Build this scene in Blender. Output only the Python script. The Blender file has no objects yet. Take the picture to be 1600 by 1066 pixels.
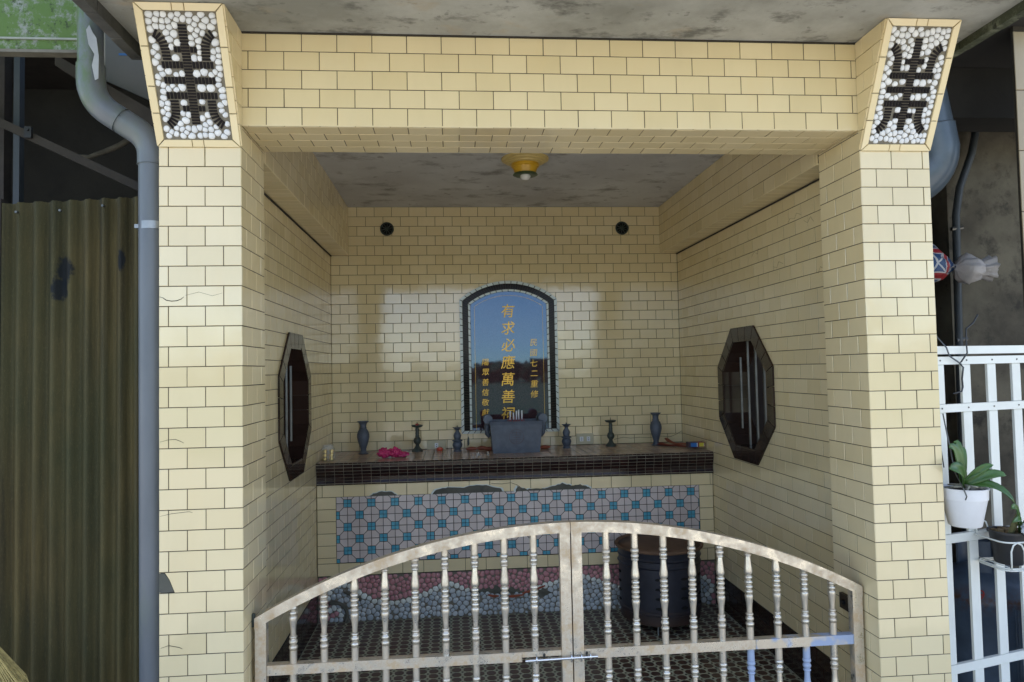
import bpy, math, random
from mathutils import Vector, Matrix, noise
random.seed(7)
R = math.radians
S = bpy.context.scene
COL = S.collection

# ------------------------------------------------------------------ camera, light, exposure
CAM = Vector((0, -2.2373, 1.355))
yaw, pitch, roll = .0831, .0397, .0202
rt = Vector((math.cos(yaw), -math.sin(yaw), 0)); fw = Vector((math.sin(yaw), math.cos(yaw), 0)); up = Vector((0, 0, 1))
f2 = fw*math.cos(pitch) + up*math.sin(pitch); u2 = up*math.cos(pitch) - fw*math.sin(pitch)
rr = rt*math.cos(roll) - u2*math.sin(roll); ur = rt*math.sin(roll) + u2*math.cos(roll)
cd = bpy.data.cameras.new('camera'); cam = bpy.data.objects.new('camera', cd); COL.objects.link(cam)
m = Matrix((rr, ur, -f2)).transposed().to_4x4(); m.translation = CAM
cam.matrix_world = m
cd.lens = 1112.5/1600*36; cd.sensor_width = 36; cd.clip_start = .05; cd.clip_end = 2000
S.camera = cam

SUN_EL, SUN_ROT = R(58), R(20)
w = bpy.data.worlds.new('World'); S.world = w; w.use_nodes = True
nt = w.node_tree; nt.nodes.clear()
wo = nt.nodes.new('ShaderNodeOutputWorld'); bg = nt.nodes.new('ShaderNodeBackground')
sky = nt.nodes.new('ShaderNodeTexSky'); sky.sky_type = 'NISHITA'; sky.sun_disc = False
sky.sun_elevation = SUN_EL; sky.sun_rotation = SUN_ROT; sky.air_density = 1.0; sky.dust_density = .4; sky.ozone_density = 2.6; sky.altitude = 2500
tc = nt.nodes.new('ShaderNodeTexCoord'); mp = nt.nodes.new('ShaderNodeMapping'); mp.inputs['Scale'].default_value = (1, 1, 2.6)
nz = nt.nodes.new('ShaderNodeTexNoise'); nz.inputs['Scale'].default_value = 3.2; nz.inputs['Detail'].default_value = 7; nz.inputs['Roughness'].default_value = .55
cr = nt.nodes.new('ShaderNodeValToRGB'); cr.color_ramp.elements[0].position = .47; cr.color_ramp.elements[1].position = .68
mul = nt.nodes.new('ShaderNodeMath'); mul.operation = 'MULTIPLY'; mul.inputs[1].default_value = .5
mx = nt.nodes.new('ShaderNodeMix'); mx.data_type = 'RGBA'; mx.inputs[7].default_value = (7.5, 7.8, 8.4, 1)
nt.links.new(tc.outputs['Generated'], mp.inputs[0]); nt.links.new(mp.outputs[0], nz.inputs[0]); nt.links.new(nz.outputs[0], cr.inputs[0])
nt.links.new(cr.outputs[0], mul.inputs[0]); nt.links.new(mul.outputs[0], mx.inputs[0]); nt.links.new(sky.outputs[0], mx.inputs[6])
tn = nt.nodes.new('ShaderNodeMix'); tn.data_type = 'RGBA'; tn.blend_type = 'MULTIPLY'; tn.inputs[0].default_value = 1; tn.inputs[7].default_value = (1.06, 1.0, .95, 1)
nt.links.new(mx.outputs[2], tn.inputs[6]); nt.links.new(tn.outputs[2], bg.inputs[0]); bg.inputs[1].default_value = .12; nt.links.new(bg.outputs[0], wo.inputs[0])
sl = bpy.data.lights.new('sun', 'SUN'); sl.energy = 3.8; sl.angle = R(.53); sl.color = (1, .95, .87)
so = bpy.data.objects.new('sun', sl); COL.objects.link(so)
sd = Vector((math.sin(SUN_ROT)*math.cos(SUN_EL), math.cos(SUN_ROT)*math.cos(SUN_EL), math.sin(SUN_EL)))
so.rotation_euler = sd.to_track_quat('Z', 'Y').to_euler(); so.location = (0, 0, 12)
S.view_settings.view_transform = 'Standard'; S.view_settings.look = 'None'; S.view_settings.gamma = 1
S.view_settings.exposure = 1.93
S.render.engine = 'CYCLES'
S.cycles.max_bounces = 10; S.cycles.diffuse_bounces = 6; S.cycles.glossy_bounces = 5; S.cycles.sample_clamp_indirect = 6
S.cycles.use_denoising = True

# ------------------------------------------------------------------ materials
class N:
    def __init__(s, name):
        s.m = bpy.data.materials.new(name); s.m.use_nodes = True; s.t = s.m.node_tree; s.b = s.t.nodes['Principled BSDF']
        s.pos = s.n('ShaderNodeNewGeometry')
    def n(s, kind, **k):
        x = s.t.nodes.new(kind)
        for a, v in k.items(): setattr(x, a, v)
        return x
    def l(s, a, b): s.t.links.new(a, b)
    def noise(s, scale, detail=4, rough=.55, stretch=(1, 1, 1), off=0, local=False):
        mp = s.n('ShaderNodeMapping'); mp.inputs['Scale'].default_value = stretch; mp.inputs['Location'].default_value = (off, off*.7, off*.3)
        if local:
            t = s.n('ShaderNodeTexCoord'); s.l(t.outputs['Object'], mp.inputs[0])
        else: s.l(s.pos.outputs['Position'], mp.inputs[0])
        x = s.n('ShaderNodeTexNoise'); x.inputs['Scale'].default_value = scale; x.inputs['Detail'].default_value = detail; x.inputs['Roughness'].default_value = rough
        s.l(mp.outputs[0], x.inputs[0]); return x.outputs[0]
    def ramp(s, src, a, b, ca=(0, 0, 0, 1), cb=(1, 1, 1, 1)):
        x = s.n('ShaderNodeValToRGB'); e = x.color_ramp.elements; e[0].position = a; e[1].position = b; e[0].color = ca; e[1].color = cb
        s.l(src, x.inputs[0]); return x.outputs[0]
    def mix(s, fac, a, b, mode='MIX'):
        x = s.n('ShaderNodeMix', data_type='RGBA', blend_type=mode)
        for sock, v in ((x.inputs[0], fac), (x.inputs[6], a), (x.inputs[7], b)):
            if isinstance(v, (int, float)): sock.default_value = v
            elif isinstance(v, tuple): sock.default_value = (*v[:3], 1)
            else: s.l(v, sock)
        return x.outputs[2]
    def math(s, op, a, b=0.0):
        x = s.n('ShaderNodeMath', operation=op)
        for sock, v in ((x.inputs[0], a), (x.inputs[1], b)):
            if isinstance(v, (int, float)): sock.default_value = v
            else: s.l(v, sock)
        return x.outputs[0]
    def rand(s):
        oi = s.n('ShaderNodeObjectInfo')
        return s.math('FRACT', s.math('ADD', oi.outputs['Random'], s.pos.outputs['Random Per Island']))
    def bump(s, h, strength, dist=.002):
        x = s.n('ShaderNodeBump'); x.inputs['Strength'].default_value = strength; x.inputs['Distance'].default_value = dist
        s.l(h, x.inputs['Height']); s.l(x.outputs[0], s.b.inputs['Normal'])
    def out(s, col, rough=.5, metal=0, spec=.5, coat=0):
        if isinstance(col, tuple): s.b.inputs['Base Color'].default_value = (*col[:3], 1)
        else: s.l(col, s.b.inputs['Base Color'])
        for k, v in (('Roughness', rough), ('Metallic', metal)):
            if isinstance(v, (int, float)): s.b.inputs[k].default_value = v
            else: s.l(v, s.b.inputs[k])
        s.b.inputs['Specular IOR Level'].default_value = spec; s.b.inputs['Coat Weight'].default_value = coat
        return s.m

def glaze(name, c1, c2, rough=.1, dirt=(.25, .22, .13), dirtamt=.35, wave=.25, spec=.5, crackle=True):
    a = N(name); base = a.mix(a.rand(), c1, c2)
    streak = a.ramp(a.noise(3.2, 6, .65, (1, 1, .45)), .48, .8)
    base = a.mix(a.math('MULTIPLY', streak, dirtamt), base, dirt)
    if crackle:
        warm = a.ramp(a.noise(9, 3, .6, (1, 1, .35), 4), .56, .8)
        base = a.mix(a.math('MULTIPLY', warm, .22), base, (.76, .56, .27))
    a.bump(a.noise(28, 2, .5), wave, .0015)
    r = a.math('ADD', a.math('MULTIPLY', a.noise(14, 4, .6), .14), rough-.05)
    return a.out(base, r, 0, spec)
def plain(name, c, rough=.5, metal=0, spec=.5, var=.25, scale=18, bump=0, c2=None):
    a = N(name); c2 = c2 or tuple(x*(1-var) for x in c)
    col = a.mix(a.ramp(a.noise(scale, 5, .6), .35, .7), c, c2)
    col = a.mix(a.math('MULTIPLY', a.rand(), .25), col, tuple(min(1, x*1.18) for x in c))
    if bump: a.bump(a.noise(scale*6, 4, .6), bump, .002)
    return a.out(col, rough, metal, spec)

CREAM = glaze('cream_glazed_tile', (.705, .582, .335), (.765, .645, .395), .07, (.42, .35, .19), .22, .15, .75)
BROWN = glaze('dark_brown_glazed_tile', (.022, .012, .009), (.035, .019, .013), .1, (.05, .045, .04), .4, .15, .4, False)
LIPM = glaze('brown_black_mosaic_tile', (.012, .006, .006), (.03, .011, .009), .1, (.05, .04, .035), .3, .15, .3, False)
BLACK = glaze('black_mosaic_tile', (.005, .005, .007), (.009, .007, .009), .1, (.012, .012, .012), .3, .15, .12, False)
GROUT = plain('dark_grout', (.042, .036, .026), .9, var=.4, scale=40)
PGROUT = plain('pebble_grout', (.20, .18, .14), .9, var=.4, scale=60, bump=.5)
LGROUT = plain('light_grout', (.22, .2, .15), .9, var=.4, scale=40)
FGROUT = plain('floor_grout', (.50, .53, .41), .6, var=.45, scale=30)
WPEB = glaze('white_pebble_glaze', (.68, .70, .73), (.78, .79, .80), .12, (.35, .33, .3), .25, .1, .5, False)
PPEB = glaze('pink_pebble_glaze', (.47, .20, .22), (.56, .28, .285), .2, (.14, .07, .07), .5, .1, .5, False)
BPEB = glaze('blue_grey_pebble_glaze', (.38, .43, .46), (.52, .55, .56), .2, (.12, .13, .13), .55, .1, .5, False)
CPEB = glaze('cream_pebble_glaze', (.68, .72, .68), (.76, .78, .72), .2, (.16, .16, .13), .5, .1, .5, False)
PINKT = glaze('pink_floor_tile', (.56, .485, .45), (.66, .58, .54), .32, (.2, .16, .15), .45, .3, .5, False)
BLUET = glaze('turquoise_mosaic', (.06, .31, .43), (.11, .40, .51), .25, (.04, .12, .16), .5, .5, .5, False)
FLOORT = glaze('brown_floor_tile', (.075, .042, .03), (.105, .06, .042), .3, (.05, .04, .03), .5, .3, .5, False)
FLOORG = glaze('green_floor_chip', (.02, .02, .016), (.03, .028, .02), .4, (.05, .05, .04), .3, .2, .5, False)
TOPT = glaze('pinkish_counter_tile', (.38, .265, .19), (.48, .35, .26), .22, (.16, .12, .09), .45, .3, .5, False)
PALEM = glaze('pale_green_mosaic', (.50, .58, .56), (.62, .68, .66), .14, (.2, .22, .2), .3, .2, .5, False)
CANDLE = plain('candle_wax', (.75, .75, .78), .4); RED = plain('red_lacquer', (.35, .02, .015), .35)
CLAY = plain('red_clay', (.30, .075, .035), .55, bump=.2); ASH = plain('incense_ash', (.10, .07, .055), .95, bump=.5)
STONE = plain('grey_cast_stone', (.095, .115, .15), .5, var=.45, scale=25, bump=.5)
DSTONE = plain('green_bronze_stone', (.05, .065, .055), .45, var=.5, scale=25, bump=.4)
GOLD = plain('gold_paint', (.62, .36, .05), .35, .55, var=.3); GOLDT = plain('gold_tin', (.75, .6, .2), .22, .9)
CHROME = plain('chrome', (.7, .72, .75), .16, 1, var=.1)
BLKIRON = plain('black_iron', (.018, .018, .02), .5, .3, var=.4)
OCHRE = plain('ochre_plastic', (.62, .36, .02), .35, var=.15); PALEOCH = plain('pale_yellow_plastic', (.62, .47, .17), .4, var=.15)
DGREEN = plain('dark_green_rim', (.05, .085, .03), .35); BULB = plain('frosted_bulb', (.75, .75, .7), .25, var=.05)
WPLAST = plain('white_plastic', (.74, .74, .74), .4, var=.12, scale=8); BPLAST = plain('black_plastic', (.02, .02, .022), .45)
SOCK = plain('ivory_plastic', (.55, .5, .33), .35, var=.1); BOXB = plain('blue_card', (.02, .16, .5), .5)
BOXR = plain('red_card', (.3, .05, .04), .5); BOXY = plain('yellow_print', (.7, .6, .05), .5); REDCL = plain('red_cloth', (.22, .035, .02), .85, bump=.4)
VENTM = plain('dark_green_vent', (.022, .035, .026), .4); BLACKHOLE = plain('dark_void', (.004, .004, .004), .9)
CABLE = plain('dark_cable', (.03, .035, .04), .5); WHITEP = plain('white_fence_paint', (.70, .72, .67), .3, var=.1, scale=9)
TEAL = plain('teal_sheet', (.08, .3, .27), .6); WOOD = plain('dark_timber', (.032, .025, .02), .8, var=.5)
STRAW = plain('broom_straw', (.42, .33, .12), .8, var=.5, scale=60); LEAFM = plain('orchid_leaf', (.055, .135, .025), .35, var=.5, scale=14)
ROOTM = plain('orchid_root', (.34, .32, .25), .8); BARK = plain('bark_chips', (.22, .15, .07), .9, var=.6, scale=70)
STEEL = plain('window_steel', (.13, .13, .12), .35, .7, var=.4)
PVC = None
def pvc(name, moss, loz):
    a = N(name); col = a.mix(a.ramp(a.noise(8, 5, .6, (1, 1, .3)), .35, .75), (.135, .15, .165), (.095, .11, .125))
    if moss:
        g = a.ramp(a.noise(13, 6, .7, (1, 1, .5), 2), .44, .62); sep = a.n('ShaderNodeSeparateXYZ'); a.l(a.pos.outputs['Position'], sep.inputs[0])
        hi = a.n('ShaderNodeMapRange'); hi.inputs[1].default_value = loz; hi.inputs[2].default_value = loz+.25; a.l(sep.outputs[2], hi.inputs[0])
        side = a.n('ShaderNodeMapRange'); side.inputs[1].default_value = -1.04; side.inputs[2].default_value = -1.10; a.l(sep.outputs[0], side.inputs[0])
        col = a.mix(a.math('MULTIPLY', a.math('MULTIPLY', g, hi.outputs[0]), a.math('MAXIMUM', side.outputs[0], .5)), col, (.075, .13, .03))
    gr = a.ramp(a.noise(5, 4, .6, (1, 1, .35), 9), .55, .75)
    col = a.mix(a.math('MULTIPLY', gr, .35), col, (.12, .17, .07))
    return a.out(col, .38)
PVC = pvc('grey_pvc', False, 0); PVCM = pvc('mossy_grey_pvc', True, 2.05)
def concrete(name, c1, c2, stain, amt=.6, sc=2.0, off=0, moss=None, warm=None):
    a = N(name)
    col = a.mix(a.ramp(a.noise(sc, 8, .62, (1, 1, 1), off), .38, .64), c1, c2)
    st = a.ramp(a.noise(sc*2.6, 9, .68, (1, 1.6, 1), off+3), .53, .66)
    col = a.mix(a.math('MULTIPLY', st, amt), col, stain)
    sp = a.ramp(a.noise(sc*9, 3, .5, (1, 1, 1), off+8), .66, .72)
    col = a.mix(a.math('MULTIPLY', sp, .55), col, stain)
    if warm: col = a.mix(a.math('MULTIPLY', a.ramp(a.noise(sc*1.6, 5, .6, (1, 1.5, 1), off+15), .6, .72), .5), col, warm)
    if moss: col = a.mix(a.ramp(a.noise(16, 9, .75, (1, 1, 1), off+5), .40, .50), col, moss); col = a.mix(a.ramp(a.noise(30, 6, .7, (1, 1, 1), off+9), .56, .62), col, tuple(x*.35 for x in moss))
    fine = a.noise(90, 4, .6); col = a.mix(a.math('MULTIPLY', fine, .25), col, tuple(x*.5 for x in c1))
    a.bump(a.noise(30, 8, .65), .35, .004)
    return a.out(col, .88)
AWN = concrete('awning_concrete', (.46, .46, .42), (.25, .25, .215), (.10, .10, .085), .85, 2.6, 1, warm=(.42, .31, .17))
CEIL = concrete('inner_ceiling_concrete', (.66, .66, .65), (.50, .49, .48), (.17, .15, .13), .75, 1.8, 6)
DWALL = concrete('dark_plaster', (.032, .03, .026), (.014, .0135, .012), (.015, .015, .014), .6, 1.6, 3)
RWALL = concrete('stained_plaster', (.17, .15, .105), (.055, .046, .033), (.022, .019, .015), .9, 2.3, 11, warm=(.13, .09, .05))
EDGE = concrete('mouldy_concrete_edge', (.12, .12, .11), (.03, .03, .032), (.015, .015, .016), .7, 4, 2)
MOSSEDGE = concrete('mossy_slab_edge', (.16, .17, .12), (.07, .08, .045), (.03, .03, .02), .6, 3, 2, moss=(.042, .05, .026))
MOSSC = concrete('mossy_fascia', (.30, .33, .30), (.2, .22, .19), (.1, .11, .09), .5, 4, 7, moss=(.075, .15, .022))
CEM = concrete('exposed_cement', (.13, .125, .10), (.09, .09, .07), (.05, .05, .04), .5, 6, 4)
GROUND = concrete('pale_ground', (.30, .28, .24), (.22, .21, .18), (.14, .14, .11), .5, .3, 4)
GREYSH = plain('grey_panel_paint', (.11, .105, .105), .6, var=.25, scale=4)
BLUELN = plain('blue_line_paint', (.03, .12, .32), .6)

def granite():
    a = N('polished_granite'); v = a.n('ShaderNodeTexVoronoi'); v.inputs['Scale'].default_value = 330; a.l(a.pos.outputs['Position'], v.inputs[0])
    sp = a.ramp(v.outputs['Distance'], .18, .32, (1, 1, 1, 1), (0, 0, 0, 1)); g = a.noise(200, 3, .6)
    col = a.mix(a.ramp(g, .4, .6), (.085, .045, .05), (.045, .024, .03)); col = a.mix(a.math('MULTIPLY', sp, .6), col, (.01, .008, .01))
    a.b.inputs['Specular Tint'].default_value = (.36, .64, 1.0, 1); return a.out(col, .025, 0, 1.0)  # blue specular tint put in to deepen the reflected sky
GRANITE = granite()
def gatemetal(name, rust_amt, blue=False):
    a = N(name); r = a.ramp(a.noise(22, 8, .7, (1, 1, 1), 5), .40, .62); f = a.ramp(a.noise(120, 5, .7), .5, .72)
    fac = a.math('MULTIPLY', a.math('MAXIMUM', r, a.math('MULTIPLY', f, .35)), rust_amt)
    col = a.mix(fac, (.66, .62, .53), (.55, .41, .25))
    met = a.math('SUBTRACT', .9, a.math('MULTIPLY', fac, .75)); rough = a.math('ADD', .27, a.math('MULTIPLY', fac, .4))
    if blue:
        b = a.ramp(a.noise(9, 3, .5, (1, 1, 1), 1), .40, .46); col = a.mix(b, col, (.33, .40, .54)); met = a.math('MULTIPLY', met, a.math('SUBTRACT', 1.0, b))
    a.bump(a.noise(60, 3, .5), .05, .001)
    return a.out(col, rough, met)
GATEM = gatemetal('rusty_stainless_bar', 1.0); BALM = gatemetal('stainless_tube', .45); BLUEBAR = gatemetal('blue_painted_bar', .5, True)
def fibreglass():
    a = N('weathered_fibreglass')
    s1 = a.noise(26, 4, .6, (1, 1, .05)); s2 = a.noise(3, 6, .6, (1, 1, .5), 4); fib = a.noise(420, 3, .7, (1, 1, .25), 3)
    col = a.mix(a.ramp(s1, .38, .66), (.108, .082, .030), (.038, .031, .013)); col = a.mix(a.ramp(s2, .4, .7), col, (.042, .044, .018))
    col = a.mix(a.math('MULTIPLY', a.ramp(fib, .55, .7), .45), col, (.15, .12, .05))
    sep = a.n('ShaderNodeSeparateXYZ'); a.l(a.pos.outputs['Position'], sep.inputs[0])
    def spot(x, z, rx, rz):
        dx = a.math('DIVIDE', a.math('SUBTRACT', sep.outputs[0], x), rx); dz = a.math('DIVIDE', a.math('SUBTRACT', sep.outputs[2], z), rz)
        d = a.math('ADD', a.math('MULTIPLY', dx, dx), a.math('MULTIPLY', dz, dz)); d = a.math('ADD', d, a.math('MULTIPLY', a.math('SUBTRACT', a.noise(60, 3, .6), .5), 2.2))
        return a.ramp(d, .5, 1.0, (1, 1, 1, 1), (0, 0, 0, 1))
    for x, z, rx, rz in ((-1.235, 1.70, .03, .05), (-1.25, 1.64, .03, .04), (-1.06, 1.73, .012, .04)):
        col = a.mix(a.math('MULTIPLY', spot(x, z, rx, rz), .9), col, (.008, .011, .014))
    tr = a.n('ShaderNodeBsdfTranslucent'); a.l(col, tr.inputs[0]); a.bump(a.noise(90, 4, .6, (1, 1, .3)), .5, .003)
    a.out(col, .75, 0, .25); return a.m
FIBRE = fibreglass()
def unionbag():
    a = N('flag_print_bag'); t = a.n('ShaderNodeTexCoord'); mp = a.n('ShaderNodeMapping'); mp.inputs['Scale'].default_value = (9, 9, 9); a.l(t.outputs['Object'], mp.inputs[0])
    sep = a.n('ShaderNodeSeparateXYZ'); a.l(mp.outputs[0], sep.inputs[0])
    def tri(s): return a.math('ABSOLUTE', a.math('SUBTRACT', a.math('FRACT', s), .5))
    x = tri(sep.outputs[0]); z = tri(sep.outputs[2]); m_ = a.math('MINIMUM', x, z); d = a.math('ABSOLUTE', a.math('SUBTRACT', x, z))
    col = a.mix(a.math('LESS_THAN', d, .06), (.015, .06, .17), (.5, .5, .5))
    col = a.mix(a.math('LESS_THAN', m_, .13), col, (.5, .5, .5)); col = a.mix(a.math('LESS_THAN', m_, .085), col, (.35, .015, .02))
    return a.out(col, .45)
UJ = unionbag()
def thinbag(name, c, tr=.5):
    a = N(name); a.bump(a.noise(35, 5, .6), .8, .01); a.out(c, .25); a.b.inputs['Alpha'].default_value = tr
    return a.m
PINKBAG = thinbag('pink_plastic_film', (.62, .04, .16), .92); WBAG = thinbag('white_plastic_film', (.62, .58, .56), .9); CLEAR = thinbag('clear_film', (.75, .75, .7), .25)
GASM = None
a = N('blue_gas_paint'); sep = a.n('ShaderNodeSeparateXYZ'); a.l(a.pos.outputs['Position'], sep.inputs[0])
rz = a.math('SUBTRACT', 1.0, a.math('MINIMUM', 1.0, a.math('MULTIPLY', a.math('ABSOLUTE', a.math('SUBTRACT', sep.outputs[2], .375)), 16)))
GASM = a.out(a.mix(a.math('MULTIPLY', a.ramp(a.noise(30, 6, .7), .38, .6), rz), a.mix(a.ramp(a.noise(6, 4, .6), .4, .7), (.11, .155, .22), (.065, .09, .13)), (.13, .06, .03)), .38)
DRUM = None
a = N('blackened_steel'); sep = a.n('ShaderNodeSeparateXYZ'); a.l(a.pos.outputs['Position'], sep.inputs[0])
lo = a.n('ShaderNodeMapRange'); lo.inputs[1].default_value = .14; lo.inputs[2].default_value = .05; a.l(sep.outputs[2], lo.inputs[0])
DRUM = a.out(a.mix(a.math('MULTIPLY', lo.outputs[0], .8), a.mix(a.ramp(a.noise(12, 6, .6), .4, .7), (.04, .042, .056), (.026, .027, .036)), (.085, .045, .026)), .42, .35)
RUST = plain('rusty_lid', (.16, .09, .05), .75, var=.45, scale=9, bump=.3)

# ------------------------------------------------------------------ object helpers
ORG = {}
def reg(o, loc, parent):
    ORG[o] = Vector(loc)
    if parent is not None:
        o.parent = parent; o.location = Vector(loc) - ORG[parent]
    else: o.location = loc
    COL.objects.link(o); return o
def tag(o, label=None, cat=None, group=None, kind=None):
    if label: o['label'] = label
    if cat: o['category'] = cat
    if group: o['group'] = group
    if kind: o['kind'] = kind
    return o
def thing(name, loc, label, cat, group=None, parent=None):
    o = bpy.data.objects.new(name, None); o.empty_display_size = .05
    reg(o, loc, parent); return tag(o, label, cat, group)
def link_mesh(name, me, loc, parent=None, rot=None):
    o = bpy.data.objects.new(name, me); reg(o, loc, parent)
    if rot is not None: o.rotation_mode = 'QUATERNION'; o.rotation_quaternion = rot
    return o
class MB:
    def __init__(s): s.v = []; s.f = []; s.mi = []; s.cur = 0
    def add(s, vs, fs):
        b = len(s.v); s.v += [Vector(x) for x in vs]; s.f += [[i+b for i in f] for f in fs]; s.mi += [s.cur]*len(fs); return s
    def box(s, x0, y0, z0, x1, y1, z1):
        return s.add([(x, y, z) for z in (z0, z1) for y in (y0, y1) for x in (x0, x1)], [(0, 2, 3, 1), (4, 5, 7, 6), (0, 1, 5, 4), (2, 6, 7, 3), (0, 4, 6, 2), (1, 3, 7, 5)])
    def tube(s, pts, r, seg=10, cap=True):
        pts = [Vector(p) for p in pts]; n = len(pts); rs = r if isinstance(r, (list, tuple)) else [r]*n; vs = []
        t = (pts[1]-pts[0]).normalized(); a = t.orthogonal().normalized()
        for i, p in enumerate(pts):
            t = (pts[min(i+1, n-1)] - pts[max(i-1, 0)]).normalized(); a = (a - t*a.dot(t)).normalized(); b = t.cross(a)
            for k in range(seg):
                th = 2*math.pi*k/seg; vs.append(p + (a*math.cos(th) + b*math.sin(th))*rs[i])
        fs = [(i*seg+k, i*seg+(k+1) % seg, (i+1)*seg+(k+1) % seg, (i+1)*seg+k) for i in range(n-1) for k in range(seg)]
        if cap: fs += [tuple(range(seg))[::-1], tuple(range((n-1)*seg, n*seg))]
        return s.add(vs, fs)
    def lathe(s, cx, cy, prof, seg=20, sy=1, flute=0):
        vs = []
        for r, z in prof:
            for k in range(seg):
                th = 2*math.pi*k/seg; q = r*(1 + flute*math.cos(th*8)); vs.append((cx+q*math.cos(th), cy+q*math.sin(th)*sy, z))
        n = len(prof); fs = [(i*seg+k, i*seg+(k+1) % seg, (i+1)*seg+(k+1) % seg, (i+1)*seg+k) for i in range(n-1) for k in range(seg)]
        fs += [tuple(range(seg))[::-1], tuple(range((n-1)*seg, n*seg))]
        return s.add(vs, fs)
    def prism(s, poly, o, u, v, nrm, h, bev=0.0, base=0.0):
        """polygon in (u,v) raised along nrm from base to h"""
        if len(poly) < 3: return s
        ar = sum(poly[i][0]*poly[(i+1) % len(poly)][1]-poly[(i+1) % len(poly)][0]*poly[i][1] for i in range(len(poly)))
        if ar*(u.cross(v).dot(nrm)) < 0: poly = poly[::-1]
        n = len(poly); cx = sum(p[0] for p in poly)/n; cy = sum(p[1] for p in poly)/n
        P = lambda a, b, c: o + u*a + v*b + nrm*c
        vs = [P(a, b, base) for a, b in poly]
        fs = []
        if bev > 0:
            vs += [P(a, b, h-bev) for a, b in poly]
            for a, b in poly:
                d = math.hypot(a-cx, b-cy) or 1; k = min(bev*1.3, d*.4); vs.append(P(a-(a-cx)/d*k*1.2, b-(b-cy)/d*k*1.2, h))
            L = 2
        else: vs += [P(a, b, h) for a, b in poly]; L = 1
        for l in range(L): fs += [(l*n+i, l*n+(i+1) % n, (l+1)*n+(i+1) % n, (l+1)*n+i) for i in range(n)]
        fs.append(tuple(range(L*n, (L+1)*n)))
        return s.add(vs, fs)
    def mesh(s, name, mats, org=Vector((0, 0, 0)), smooth=False):
        me = bpy.data.meshes.new(name); me.from_pydata([tuple(v-org) for v in s.v], [], s.f)
        for mm in (mats if isinstance(mats, (list, tuple)) else [mats]): me.materials.append(mm)
        if isinstance(mats, (list, tuple)): me.polygons.foreach_set('material_index', s.mi)
        if smooth:
            me.polygons.foreach_set('use_smooth', [True]*len(me.polygons))
            if smooth is not True: me.set_sharp_from_angle(angle=R(smooth))
        me.update(); return me
    def build(s, name, mats, parent=None, org=None, smooth=False):
        if org is None:
            lo = [min(v[i] for v in s.v) for i in range(3)]; hi = [max(v[i] for v in s.v) for i in range(3)]
            org = Vector(((lo[0]+hi[0])/2, (lo[1]+hi[1])/2, lo[2]))
        org = Vector(org); return link_mesh(name, s.mesh(name, mats, org, smooth), org, parent)

def clip(poly, a, b, c):
    """keep a*x+b*y<=c"""
    out = []
    for i in range(len(poly)):
        p, q = poly[i], poly[(i+1) % len(poly)]; dp = a*p[0]+b*p[1]-c; dq = a*q[0]+b*q[1]-c
        if dp <= 1e-9: out.append(p)
        if (dp < -1e-9 and dq > 1e-9) or (dp > 1e-9 and dq < -1e-9):
            t = dp/(dp-dq); out.append((p[0]+(q[0]-p[0])*t, p[1]+(q[1]-p[1])*t))
    return out
def area(p): return abs(sum(p[i][0]*p[(i+1) % len(p)][1]-p[(i+1) % len(p)][0]*p[i][1] for i in range(len(p))))/2 if len(p) > 2 else 0
def edges(conv):
    ar = sum(conv[i][0]*conv[(i+1) % len(conv)][1]-conv[(i+1) % len(conv)][0]*conv[i][1] for i in range(len(conv)))
    if ar < 0: conv = conv[::-1]
    r = []
    for i in range(len(conv)):
        p, q = conv[i], conv[(i+1) % len(conv)]; a, b = q[1]-p[1], -(q[0]-p[0]); r.append((a, b, a*p[0]+b*p[1]))
    return r
def inside(poly, conv):
    for a, b, c in edges(conv): poly = clip(poly, a, b, c)
    return poly
def outside(poly, conv):
    res = []
    for a, b, c in edges(conv):
        o_ = clip(poly, -a, -b, -c)
        if area(o_) > 2e-6: res.append(o_)
        poly = clip(poly, a, b, c)
        if len(poly) < 3: break
    return res
CACHE = {}
def tilemesh(w_, h_, mat, name, th, bev):
    k = (round(w_, 4), round(h_, 4), mat.name, th)
    if k not in CACHE:
        mb = MB(); mb.prism([(-w_/2, -h_/2), (w_/2, -h_/2), (w_/2, h_/2), (-w_/2, h_/2)], Vector(), Vector((1, 0, 0)), Vector((0, 1, 0)), Vector((0, 0, 1)), th, bev)
        CACHE[k] = mb.mesh(name, mat)
    return CACHE[k]
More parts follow.
